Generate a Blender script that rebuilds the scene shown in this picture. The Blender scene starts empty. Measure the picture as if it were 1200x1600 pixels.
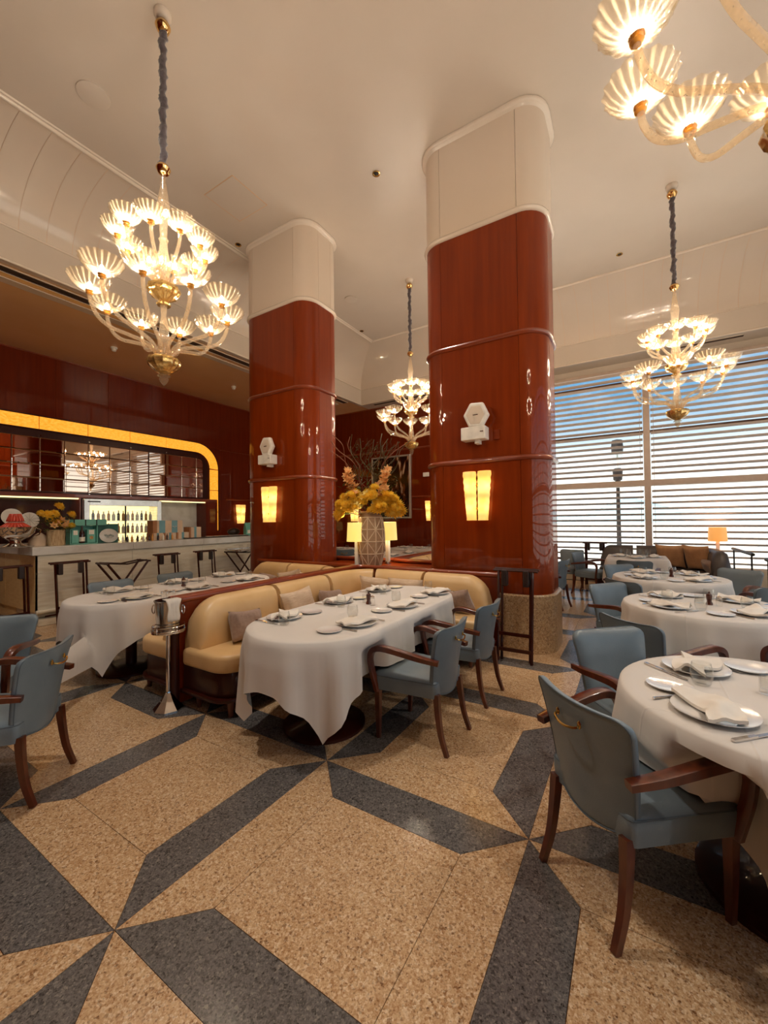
import bpy, bmesh, math, random
from mathutils import Vector, Matrix

S = bpy.context.scene
COL = S.collection
PI = math.pi
rnd = random.Random(11)

# ------------------------------------------------------------------ camera
def cam_axes(yaw, pitch, roll):
    f = Vector((-math.sin(yaw) * math.cos(pitch), math.cos(yaw) * math.cos(pitch), math.sin(pitch)))
    r = Vector((math.cos(yaw), math.sin(yaw), 0))
    u = r.cross(f)
    return r * math.cos(roll) + u * math.sin(roll), u * math.cos(roll) - r * math.sin(roll), f

CAM_R, CAM_U, CAM_F = cam_axes(0.5515, 0.0171, -0.0123)
cam = bpy.data.cameras.new('camera')
cam.sensor_fit = 'VERTICAL'
cam.sensor_height = 36.0
cam.lens = 36.0 * 630.36 / 1600.0
cam.clip_start = 0.05
cam.clip_end = 500
cam_o = bpy.data.objects.new('camera', cam)
COL.objects.link(cam_o)
m = Matrix((CAM_R, CAM_U, -CAM_F)).transposed().to_4x4()
m.translation = Vector((0, 0, 1.5))
cam_o.matrix_world = m
S.camera = cam_o

def project(p):
    d = Vector(p) - Vector((0, 0, 1.5))
    z = d.dot(CAM_F)
    if z < 0.05:
        return None
    return 600 + 630.36 * d.dot(CAM_R) / z, 800 - 630.36 * d.dot(CAM_U) / z

# ------------------------------------------------------------------ world, sun, exposure
SKY_STRENGTH = 1.0
EXPOSURE = 0.34
BULB = 250.0
SPOT_W = 60.0
w = bpy.data.worlds.new('sky')
S.world = w
w.use_nodes = True
nt = w.node_tree
nt.nodes.clear()
tc = nt.nodes.new('ShaderNodeTexCoord')
sep = nt.nodes.new('ShaderNodeSeparateXYZ')
ramp = nt.nodes.new('ShaderNodeValToRGB')
cr = ramp.color_ramp
cr.elements[0].position = 0.0
cr.elements[0].color = (2.2, 2.1, 1.9, 1)
cr.elements[1].position = 1.0
cr.elements[1].color = (0.10, 0.32, 0.70, 1)
for p, c in ((0.09, (1.5, 1.5, 1.42, 1)), (0.155, (0.80, 0.96, 1.06, 1)), (0.23, (0.20, 0.46, 0.74, 1)), (0.42, (0.12, 0.36, 0.66, 1))):
    e = cr.elements.new(p)
    e.color = c
noise = nt.nodes.new('ShaderNodeTexNoise')
noise.inputs['Scale'].default_value = 7.0
noise.inputs['Detail'].default_value = 6.0
cl = nt.nodes.new('ShaderNodeValToRGB')
cl.color_ramp.elements[0].position = 0.50
cl.color_ramp.elements[0].color = (0, 0, 0, 1)
cl.color_ramp.elements[1].position = 0.72
cl.color_ramp.elements[1].color = (0.6, 0.6, 0.6, 1)
mx = nt.nodes.new('ShaderNodeMix')
mx.data_type = 'RGBA'
mx.inputs[7].default_value = (1.0, 1.04, 1.06, 1)
bg = nt.nodes.new('ShaderNodeBackground')
bg.inputs['Strength'].default_value = SKY_STRENGTH
wo = nt.nodes.new('ShaderNodeOutputWorld')
L = nt.links.new
L(tc.outputs['Generated'], sep.inputs[0])
L(sep.outputs['Z'], ramp.inputs[0])
L(tc.outputs['Generated'], noise.inputs['Vector'])
L(noise.outputs['Fac'], cl.inputs[0])
L(cl.outputs['Color'], mx.inputs[0])
L(ramp.outputs['Color'], mx.inputs[6])
L(mx.outputs[2], bg.inputs['Color'])
L(bg.outputs[0], wo.inputs[0])

sun = bpy.data.lights.new('sun', 'SUN')
sun.energy = 9.0
sun.angle = 0.01
sun.color = (1.0, 0.93, 0.82)
sun_o = bpy.data.objects.new('sun', sun)
COL.objects.link(sun_o)
sun_o.rotation_euler = Vector((0.35, 0.75, -1.15)).to_track_quat('-Z', 'Y').to_euler()

def portal(name, loc, direction, sx, sy):
    l = bpy.data.lights.new(name, 'AREA')
    l.shape = 'RECTANGLE'
    l.size, l.size_y = sx, sy
    l.cycles.is_portal = True
    o = bpy.data.objects.new(name, l)
    COL.objects.link(o)
    o.location = loc
    o.rotation_euler = Vector(direction).to_track_quat('-Z', 'Y').to_euler()
    return o
portal('portal_back', (1.7, 10.85, 2.65), (0, -1, 0), 6.7, 4.3)
portal('portal_right', (5.05, 3.0, 2.65), (-1, 0, 0), 13.0, 4.3)

v = S.view_settings
v.view_transform = 'Standard'
v.look = 'None'
v.exposure = EXPOSURE
v.gamma = 1.0
v.use_curve_mapping = False
cy = S.cycles
cy.use_denoising = True
cy.max_bounces = 6
cy.diffuse_bounces = 3
cy.glossy_bounces = 3
cy.transmission_bounces = 6
cy.transparent_max_bounces = 12
cy.use_adaptive_sampling = True
cy.adaptive_threshold = 0.03
cy.sample_clamp_indirect = 4.0
cy.sample_clamp_direct = 0.0
cy.caustics_reflective = False
cy.caustics_refractive = False
cy.use_light_tree = True

# ------------------------------------------------------------------ materials
def s2l(c):
    return tuple(((x / 255 / 12.92) if x / 255 <= 0.04045 else ((x / 255 + 0.055) / 1.055) ** 2.4) for x in c) + (1.0,)

MATS = {}

def nodes(name):
    mt = bpy.data.materials.new(name)
    mt.use_nodes = True
    n = mt.node_tree
    b = n.nodes['Principled BSDF']
    MATS[name] = mt
    return mt, n, b

def pm(name, c1, c2=None, scale=12.0, rough=0.5, metal=0.0, coat=0.0, coat_rough=0.05, stretch=(1, 1, 1), detail=4.0,
       bump=0.0, bump_scale=None, spec=0.5, coords='Object', lo=0.35, hi=0.65, sheen=0.0):
    mt, n, b = nodes(name)
    lk = n.links.new
    t = n.nodes.new('ShaderNodeTexCoord')
    mp = n.nodes.new('ShaderNodeMapping')
    mp.inputs['Scale'].default_value = stretch
    if coords == 'World':
        g = n.nodes.new('ShaderNodeNewGeometry')
        lk(g.outputs['Position'], mp.inputs['Vector'])
    else:
        lk(t.outputs[coords], mp.inputs['Vector'])
    nz = n.nodes.new('ShaderNodeTexNoise')
    nz.inputs['Scale'].default_value = scale
    nz.inputs['Detail'].default_value = detail
    lk(mp.outputs[0], nz.inputs['Vector'])
    rp = n.nodes.new('ShaderNodeValToRGB')
    rp.color_ramp.elements[0].position = lo
    rp.color_ramp.elements[1].position = hi
    rp.color_ramp.elements[0].color = s2l(c1)
    rp.color_ramp.elements[1].color = s2l(c2 if c2 else tuple(min(255, x * 1.06 + 2) for x in c1))
    lk(nz.outputs['Fac'], rp.inputs[0])
    lk(rp.outputs['Color'], b.inputs['Base Color'])
    b.inputs['Roughness'].default_value = rough
    b.inputs['Metallic'].default_value = metal
    b.inputs['Coat Weight'].default_value = coat
    b.inputs['Coat Roughness'].default_value = coat_rough
    b.inputs['Specular IOR Level'].default_value = spec
    b.inputs['Sheen Weight'].default_value = sheen
    if bump:
        nb = n.nodes.new('ShaderNodeTexNoise')
        nb.inputs['Scale'].default_value = bump_scale or scale * 3
        nb.inputs['Detail'].default_value = 3
        lk(mp.outputs[0], nb.inputs['Vector'])
        bp = n.nodes.new('ShaderNodeBump')
        bp.inputs['Strength'].default_value = bump
        bp.inputs['Distance'].default_value = 0.01
        lk(nb.outputs['Fac'], bp.inputs['Height'])
        lk(bp.outputs[0], b.inputs['Normal'])
    return mt

def terrazzo(name, base, chips, scale, rough):
    mt, n, b = nodes(name)
    lk = n.links.new
    g = n.nodes.new('ShaderNodeNewGeometry')
    prev = None
    # two sizes of stone chips over the cement base
    for k, (sc, thr) in enumerate(((scale, 0.0), (scale * 2.1, 0.0))):
        vo = n.nodes.new('ShaderNodeTexVoronoi')
        vo.inputs['Scale'].default_value = sc
        vo.inputs['Randomness'].default_value = 1.0
        lk(g.outputs['Position'], vo.inputs['Vector'])
        sp = n.nodes.new('ShaderNodeSeparateColor')
        lk(vo.outputs['Color'], sp.inputs[0])
        rp = n.nodes.new('ShaderNodeValToRGB')
        rp.color_ramp.interpolation = 'CONSTANT'
        els = rp.color_ramp.elements
        tot = sum(wt for _, wt in chips)
        acc = 0
        for i, (c, wt) in enumerate(chips):
            if i < 2:
                e = els[i]
                e.position = acc / tot
            else:
                e = els.new(acc / tot)
            e.color = s2l(c)
            acc += wt
        lk(sp.outputs[0], rp.inputs[0])
        if prev is None:
            prev = rp.outputs['Color']
        else:
            mxx = n.nodes.new('ShaderNodeMix')
            mxx.data_type = 'RGBA'
            mxx.inputs[0].default_value = 0.5
            lk(prev, mxx.inputs[6])
            lk(rp.outputs['Color'], mxx.inputs[7])
            prev = mxx.outputs[2]
    lk(prev, b.inputs['Base Color'])
    b.inputs['Roughness'].default_value = rough
    b.inputs['Specular IOR Level'].default_value = 0.5
    return mt

def emit(name, col, strength, c2=None, scale=4, stretch=(1, 1, 1)):
    mt, n, b = nodes(name)
    lk = n.links.new
    b.inputs['Base Color'].default_value = s2l(col)
    b.inputs['Roughness'].default_value = 0.4
    b.inputs['Emission Strength'].default_value = strength
    if c2:
        t = n.nodes.new('ShaderNodeTexCoord')
        mp = n.nodes.new('ShaderNodeMapping')
        mp.inputs['Scale'].default_value = stretch
        nz = n.nodes.new('ShaderNodeTexNoise')
        nz.inputs['Scale'].default_value = scale
        rp = n.nodes.new('ShaderNodeValToRGB')
        rp.color_ramp.elements[0].position = 0.35
        rp.color_ramp.elements[1].position = 0.65
        rp.color_ramp.elements[0].color = s2l(col)
        rp.color_ramp.elements[1].color = s2l(c2)
        lk(t.outputs['Object'], mp.inputs['Vector'])
        lk(mp.outputs[0], nz.inputs['Vector'])
        lk(nz.outputs['Fac'], rp.inputs[0])
        lk(rp.outputs[0], b.inputs['Emission Color'])
    else:
        b.inputs['Emission Color'].default_value = s2l(col)
    return mt

def glassy(name, tint, trans=0.85, translu=0.0, gloss_rough=0.02, tl_col=(1, 0.9, 0.75, 1), ior=1.45, fres=1.0, ribs=0):
    mt = bpy.data.materials.new(name)
    mt.use_nodes = True
    n = mt.node_tree
    n.nodes.clear()
    lk = n.links.new
    out = n.nodes.new('ShaderNodeOutputMaterial')
    tr = n.nodes.new('ShaderNodeBsdfTransparent')
    tr.inputs[0].default_value = tint
    gl = n.nodes.new('ShaderNodeBsdfGlossy')
    gl.inputs['Roughness'].default_value = gloss_rough
    base = tr.outputs[0]
    if translu > 0:
        tl = n.nodes.new('ShaderNodeBsdfTranslucent')
        tl.inputs[0].default_value = tl_col
        df = n.nodes.new('ShaderNodeBsdfDiffuse')
        df.inputs[0].default_value = tl_col
        m0 = n.nodes.new('ShaderNodeMixShader')
        m0.inputs[0].default_value = 0.35
        lk(tl.outputs[0], m0.inputs[1])
        lk(df.outputs[0], m0.inputs[2])
        m1 = n.nodes.new('ShaderNodeMixShader')
        nz = n.nodes.new('ShaderNodeTexNoise')
        nz.inputs['Scale'].default_value = 60
        t = n.nodes.new('ShaderNodeTexCoord')
        lk(t.outputs['Object'], nz.inputs['Vector'])
        mr = n.nodes.new('ShaderNodeMapRange')
        mr.inputs[1].default_value = 0.3
        mr.inputs[2].default_value = 0.7
        mr.inputs[3].default_value = translu * 0.7
        mr.inputs[4].default_value = min(1, translu * 1.3)
        if ribs:
            sx = n.nodes.new('ShaderNodeSeparateXYZ')
            lk(t.outputs['Object'], sx.inputs[0])
            at = n.nodes.new('ShaderNodeMath')
            at.operation = 'ARCTAN2'
            lk(sx.outputs['Y'], at.inputs[0])
            lk(sx.outputs['X'], at.inputs[1])
            mu = n.nodes.new('ShaderNodeMath')
            mu.operation = 'MULTIPLY'
            mu.inputs[1].default_value = ribs
            lk(at.outputs[0], mu.inputs[0])
            sn = n.nodes.new('ShaderNodeMath')
            sn.operation = 'SINE'
            lk(mu.outputs[0], sn.inputs[0])
            mr.inputs[1].default_value = 0.1
            mr.inputs[2].default_value = 1.0
            mr.inputs[3].default_value = translu * 0.25
            mr.inputs[4].default_value = translu * 3.0
            lk(sn.outputs[0], mr.inputs[0])
            # the glass is thick and frosted round the lamp holder
            xy = n.nodes.new('ShaderNodeCombineXYZ')
            lk(sx.outputs['X'], xy.inputs[0])
            lk(sx.outputs['Y'], xy.inputs[1])
            ln_ = n.nodes.new('ShaderNodeVectorMath')
            ln_.operation = 'LENGTH'
            lk(xy.outputs[0], ln_.inputs[0])
            mb_ = n.nodes.new('ShaderNodeMapRange')
            mb_.inputs[1].default_value = 0.035
            mb_.inputs[2].default_value = 0.095
            mb_.inputs[3].default_value = 0.20
            mb_.inputs[4].default_value = 0.0
            lk(ln_.outputs['Value'], mb_.inputs[0])
            ad = n.nodes.new('ShaderNodeMath')
            ad.operation = 'ADD'
            lk(mr.outputs[0], ad.inputs[0])
            lk(mb_.outputs[0], ad.inputs[1])
            mr = ad
        else:
            lk(nz.outputs['Fac'], mr.inputs[0])
        lk(mr.outputs[0], m1.inputs[0])
        lk(base, m1.inputs[1])
        lk(m0.outputs[0], m1.inputs[2])
        base = m1.outputs[0]
    lw = n.nodes.new('ShaderNodeLayerWeight')
    lw.inputs['Blend'].default_value = 0.5
    pw = n.nodes.new('ShaderNodeMath')
    pw.operation = 'POWER'
    pw.inputs[1].default_value = 3.0
    fr = n.nodes.new('ShaderNodeMapRange')
    fr.inputs[3].default_value = 0.04
    fr.inputs[4].default_value = 0.6
    lk(lw.outputs['Facing'], pw.inputs[0])
    lk(pw.outputs[0], fr.inputs[0])
    m2 = n.nodes.new('ShaderNodeMixShader')
    lk(fr.outputs[0], m2.inputs[0])
    lk(base, m2.inputs[1])
    lk(gl.outputs[0], m2.inputs[2])
    lk(m2.outputs[0], out.inputs[0])
    MATS[name] = mt
    return mt

TAN = [((198, 160, 118), 4), ((216, 182, 142), 3), ((172, 128, 86), 2), ((232, 208, 174), 1.3), ((112, 76, 48), 0.9)]
DARK = [((100, 96, 94), 4), ((118, 112, 108), 3), ((80, 76, 74), 2), ((50, 46, 44), 1.2), ((146, 138, 130), 0.5)]
terrazzo('terrazzo_tan', None, TAN, 105, 0.17)
terrazzo('terrazzo_dark', None, DARK, 105, 0.17)
terrazzo('terrazzo_base', None, [((186, 150, 108), 4), ((204, 172, 130), 3), ((150, 112, 74), 2), ((214, 190, 156), 1), ((110, 76, 48), 0.7)], 70, 0.3)
pm('joint_metal', (120, 66, 28), (140, 82, 36), rough=0.35, metal=0.6)
pm('plaster', (214, 200, 184), (218, 204, 188), scale=1.2, rough=0.32, spec=0.4, coords='World')
pm('plaster_gloss', (226, 210, 192), (229, 213, 195), scale=0.8, rough=0.14, coat=0.5, coat_rough=0.05, coords='World')
pm('plaster_column', (226, 208, 188), (229, 211, 192), scale=0.8, rough=0.35, coat=0.1, coat_rough=0.2, coords='World')
pm('trim_cream', (232, 216, 198), (233, 217, 199), rough=0.22, coat=0.4)
pm('soffit_brown', (238, 192, 144), (240, 196, 150), scale=2, rough=0.22, coat=0.3, coords='World')
pm('vent_dark', (62, 40, 26), rough=0.6)
pm('mahogany', (104, 30, 0), (118, 38, 2), scale=3.2, rough=0.5, spec=0.1, coat=0.6, coat_rough=0.015, stretch=(6, 6, 0.35), detail=6, coords='World', lo=0.3, hi=0.7)
pm('mahogany_column', (122, 42, 2), (138, 52, 5), scale=3.0, rough=0.5, spec=0.1, coat=0.6, coat_rough=0.012, stretch=(5, 5, 0.3), detail=6, coords='World', lo=0.3, hi=0.7)
pm('mahogany_rail', (128, 48, 16), (142, 58, 22), scale=4, rough=0.3, coat=0.7, coat_rough=0.02, coords='World')
pm('wood_dark', (56, 16, 5), (62, 18, 6), scale=5, rough=0.4, spec=0.2, coat=0.4, coat_rough=0.05, stretch=(4, 4, 1), coords='World')
pm('wood_chair', (80, 33, 14), (106, 48, 23), scale=9, rough=0.3, coat=0.5, coat_rough=0.08, stretch=(3, 3, 1))
pm('leather_blue', (114, 128, 136), (122, 136, 144), scale=6, rough=0.36, bump=0.12, bump_scale=220, spec=0.5)
pm('leather_grey', (76, 67, 63), (86, 77, 72), scale=6, rough=0.38, bump=0.12, bump_scale=220)
pm('leather_piping', (88, 100, 108), rough=0.5)
pm('leather_tan', (222, 182, 126), (230, 192, 138), scale=4, rough=0.36, bump=0.08, bump_scale=160)
pm('pillow_stripe', (208, 178, 146), (222, 196, 166), scale=30, rough=0.8, stretch=(0.5, 0.5, 3), bump=0.3, bump_scale=60, sheen=0.3)
pm('pillow_taupe', (150, 122, 104), (164, 136, 118), scale=40, rough=0.85, bump=0.2, bump_scale=120, sheen=0.3)
pm('pillow_orange', (190, 138, 92), (204, 152, 104), scale=12, rough=0.5, sheen=0.4)
pm('linen', (224, 217, 208), (228, 221, 213), scale=3, rough=0.75, bump=0.10, bump_scale=9, sheen=0.2)
pm('linen_hem', (236, 228, 220), rough=0.8)
pm('napkin_cloth', (238, 228, 214), (244, 236, 224), scale=6, rough=0.8, bump=0.15, bump_scale=20)
pm('ceramic', (240, 236, 230), (244, 240, 235), scale=2, rough=0.12, coat=0.6)
pm('steel', (200, 196, 190), (212, 208, 202), scale=8, rough=0.18, metal=1.0)
pm('chrome', (214, 208, 202), rough=0.07, metal=1.0)
pm('brass', (206, 164, 92), (218, 178, 104), rough=0.22, metal=1.0)
pm('gold_polished', (228, 186, 120), rough=0.08, metal=1.0)
pm('velvet_cord', (82, 72, 76), (100, 90, 94), scale=40, rough=0.9, sheen=0.6)
pm('velvet_cord_dark', (72, 58, 58), (92, 76, 76), scale=40, rough=0.9, sheen=0.5)
pm('marble', (206, 200, 190), (224, 220, 212), scale=3.5, rough=0.2, detail=9, coat=0.3, coords='World', lo=0.38, hi=0.56)
pm('marble_ripple', (228, 216, 190), (242, 234, 214), scale=7, rough=0.34, detail=8, stretch=(1, 0.5, 4), bump=0.5, bump_scale=26, coords='World')
pm('marble_ripple_lit', (226, 192, 132), (236, 206, 150), scale=7, rough=0.34, detail=8, stretch=(1, 0.5, 4), bump=0.4, bump_scale=26, coords='World')  # same rippled marble, with the warm light on the bar end put into its colour
pm('white_plastic', (236, 230, 220), rough=0.35)
pm('black_metal', (36, 30, 28), rough=0.4, metal=0.4)
pm('transom_dark', (84, 58, 44), rough=0.45)
pm('window_frame', (196, 172, 154), (202, 180, 162), rough=0.4)
pm('slat', (226, 204, 186), (232, 210, 192), scale=5, rough=0.45)
pm('stone_pale', (206, 188, 160), (216, 200, 174), scale=9, rough=0.6, coords='World')
pm('mirror', (222, 196, 178), (226, 202, 184), scale=2, rough=0.02, metal=1.0)
pm('red_tin', (190, 60, 40), (206, 80, 54), scale=20, rough=0.35)
pm('teal_card', (108, 176, 158), (118, 188, 170), scale=8, rough=0.6)
pm('teal_dark', (44, 92, 84), (52, 104, 94), scale=8, rough=0.6)
pm('card_cream', (214, 182, 150), (222, 194, 164), scale=8, rough=0.7)
pm('card_teal', (112, 156, 166), (120, 166, 176), scale=8, rough=0.7)
pm('card_brown', (168, 112, 72), (180, 124, 84), scale=8, rough=0.7)
pm('bottle_dark', (48, 14, 10), (60, 20, 12), rough=0.1, coat=0.8)
pm('label_white', (236, 228, 212), rough=0.6)
pm('bark', (206, 178, 138), (170, 138, 98), scale=14, rough=0.8, stretch=(4, 4, 0.7), bump=0.6, bump_scale=30)
pm('vase_clay', (190, 154, 118), (172, 138, 104), scale=26, rough=0.7, bump=0.3, bump_scale=60)
pm('vase_ridge', (238, 216, 186), (230, 206, 174), rough=0.6)
pm('petal_yellow', (255, 208, 50), (255, 224, 96), scale=20, rough=0.6)
pm('petal_orange', (248, 184, 110), (252, 212, 150), scale=20, rough=0.6)
pm('petal_cream', (252, 226, 110), (255, 238, 160), scale=20, rough=0.6)
pm('leaf', (70, 82, 40), (96, 104, 52), scale=10, rough=0.55)
pm('twig', (120, 66, 40), (140, 84, 54), scale=20, rough=0.7)
pm('twig_green', (76, 62, 34), (92, 76, 42), scale=20, rough=0.7)
pm('picture_frame', (214, 208, 200), rough=0.25, metal=0.7)
pm('exterior_paving', (206, 198, 184), (216, 208, 196), scale=1.5, rough=0.8, coords='World')
pm('exterior_hill', (150, 168, 172), (166, 182, 184), scale=0.3, rough=0.9, coords='World')
pm('lamp_post', (38, 30, 26), rough=0.5, metal=0.3)
pm('cloth_pink', (226, 206, 200), (232, 214, 208), scale=3, rough=0.75)
pm('pepper_wood', (70, 28, 14), (90, 40, 20), rough=0.3, coat=0.5)
pm('plastic_dark', (46, 30, 24), rough=0.4)
pm('wood_oak', (176, 132, 84), rough=0.4)
glassy('glass_clear', (0.97, 0.97, 0.96, 1), gloss_rough=0.01, ior=1.5)
glassy('glass_pane', (0.93, 0.95, 0.95, 1), gloss_rough=0.0, ior=1.35)
glassy('murano', (0.99, 0.94, 0.86, 1), translu=0.05, ribs=20, gloss_rough=0.08, tl_col=(1.0, 0.86, 0.62, 1), ior=1.5)
glassy('murano_arm', (0.94, 0.84, 0.70, 1), translu=0.22, gloss_rough=0.1, tl_col=(0.92, 0.80, 0.64, 1), ior=1.5)
pm('murano_gold', (206, 160, 84), (236, 200, 130), scale=60, rough=0.18, metal=0.75, coat=0.6)
pm('amber_cup', (214, 140, 50), (228, 160, 70), rough=0.2, coat=0.8)
emit('bulb_glow', (255, 240, 220), BULB)
emit('amber_light', (240, 148, 26), 0.85, (248, 176, 64), scale=3, stretch=(1, 6, 10))
emit('fridge_light', (255, 232, 160), 1.5)
emit('sconce_glow', (255, 186, 84), 1.0, (255, 206, 120), scale=7)
def sconce_material():
    n = MATS['sconce_glow'].node_tree
    lk = n.links.new
    b = n.nodes['Principled BSDF']
    t = n.nodes.new('ShaderNodeTexCoord')
    sp = n.nodes.new('ShaderNodeSeparateXYZ')
    lk(t.outputs['Object'], sp.inputs[0])
    ab = n.nodes.new('ShaderNodeMath')
    ab.operation = 'ABSOLUTE'
    lk(sp.outputs['Z'], ab.inputs[0])
    sb_ = n.nodes.new('ShaderNodeMath')
    sb_.operation = 'SUBTRACT'
    sb_.inputs[1].default_value = 0.12
    lk(ab.outputs[0], sb_.inputs[0])
    a2 = n.nodes.new('ShaderNodeMath')
    a2.operation = 'ABSOLUTE'
    lk(sb_.outputs[0], a2.inputs[0])
    mr = n.nodes.new('ShaderNodeMapRange')          # two bulbs behind each glass flute
    mr.inputs[1].default_value = 0.0
    mr.inputs[2].default_value = 0.11
    mr.inputs[3].default_value = 2.3
    mr.inputs[4].default_value = 0.8
    lk(a2.outputs[0], mr.inputs[0])
    wv = n.nodes.new('ShaderNodeTexWave')
    wv.wave_type = 'BANDS'
    wv.bands_direction = 'DIAGONAL'
    wv.inputs['Scale'].default_value = 28
    lk(t.outputs['Object'], wv.inputs['Vector'])
    m2 = n.nodes.new('ShaderNodeMapRange')
    m2.inputs[3].default_value = 0.72
    m2.inputs[4].default_value = 1.1
    lk(wv.outputs['Fac'], m2.inputs[0])
    mu = n.nodes.new('ShaderNodeMath')
    mu.operation = 'MULTIPLY'
    lk(mr.outputs[0], mu.inputs[0])
    lk(m2.outputs[0], mu.inputs[1])
    lk(mu.outputs[0], b.inputs['Emission Strength'])
sconce_material()
emit('shade_glow', (250, 222, 120), 0.62, (252, 228, 140), scale=3)
emit('shade_glow_orange', (236, 158, 78), 0.62, (244, 176, 100), scale=3)

def petal(name):
    n = MATS[name].node_tree
    lk = n.links.new
    pb = [x for x in n.nodes if x.type == 'BSDF_PRINCIPLED'][0]
    rp = [x for x in n.nodes if x.type == 'VALTORGB'][0]
    out = [x for x in n.nodes if x.type == 'OUTPUT_MATERIAL'][0]
    tl = n.nodes.new('ShaderNodeBsdfTranslucent')
    lk(rp.outputs[0], tl.inputs[0])
    ms = n.nodes.new('ShaderNodeMixShader')
    ms.inputs[0].default_value = 0.45
    lk(pb.outputs[0], ms.inputs[1])
    lk(tl.outputs[0], ms.inputs[2])
    lk(ms.outputs[0], out.inputs[0])
for nm in ('petal_yellow', 'petal_orange', 'petal_cream'):
    petal(nm)

def crease(name, spacing):
    n = MATS[name].node_tree
    lk = n.links.new
    t = [x for x in n.nodes if x.type == 'TEX_COORD'][0]
    bp = [x for x in n.nodes if x.type == 'BUMP'][0]
    sp = n.nodes.new('ShaderNodeSeparateXYZ')
    lk(t.outputs['Object'], sp.inputs[0])
    acc = None
    for ax_, off in (('X', 0.18), ('Y', 0.31)):
        a = n.nodes.new('ShaderNodeMath')
        a.operation = 'ADD'
        a.inputs[1].default_value = off
        lk(sp.outputs[ax_], a.inputs[0])
        b = n.nodes.new('ShaderNodeMath')
        b.operation = 'PINGPONG'
        b.inputs[1].default_value = spacing
        lk(a.outputs[0], b.inputs[0])
        c = n.nodes.new('ShaderNodeMapRange')
        c.inputs[1].default_value = 0.0
        c.inputs[2].default_value = 0.007
        c.inputs[3].default_value = 0.5
        c.inputs[4].default_value = 0.0
        lk(b.outputs[0], c.inputs[0])
        if acc is None:
            acc = c.outputs[0]
        else:
            d = n.nodes.new('ShaderNodeMath')
            lk(acc, d.inputs[0])
            lk(c.outputs[0], d.inputs[1])
            acc = d.outputs[0]
    b2 = n.nodes.new('ShaderNodeBump')
    b2.inputs['Strength'].default_value = 0.5
    b2.inputs['Distance'].default_value = 0.006
    lk(acc, b2.inputs['Height'])
    lk(bp.outputs[0], b2.inputs['Normal'])
    pb = [x for x in n.nodes if x.type == 'BSDF_PRINCIPLED'][0]
    lk(b2.outputs[0], pb.inputs['Normal'])
crease('linen', 0.46)

def picture_material():
    mt, n, b = nodes('picture_print')
    lk = n.links.new
    t = n.nodes.new('ShaderNodeTexCoord')
    mp = n.nodes.new('ShaderNodeMapping')
    mp.inputs['Rotation'].default_value = (0, 0.5, 0)
    mp.inputs['Scale'].default_value = (2.2, 1, 1.0)
    nz = n.nodes.new('ShaderNodeTexNoise')
    nz.inputs['Scale'].default_value = 1.7
    nz.inputs['Detail'].default_value = 8
    nz.inputs['Distortion'].default_value = 1.4
    rp = n.nodes.new('ShaderNodeValToRGB')
    rp.color_ramp.elements[0].position = 0.52
    rp.color_ramp.elements[0].color = s2l((38, 16, 8))
    rp.color_ramp.elements[1].position = 0.70
    rp.color_ramp.elements[1].color = s2l((214, 184, 150))
    e = rp.color_ramp.elements.new(0.60)
    e.color = s2l((104, 52, 22))
    lk(t.outputs['Object'], mp.inputs[0])
    lk(mp.outputs[0], nz.inputs['Vector'])
    lk(nz.outputs['Fac'], rp.inputs[0])
    lk(rp.outputs[0], b.inputs['Base Color'])
    b.inputs['Roughness'].default_value = 0.15
picture_material()

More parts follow.
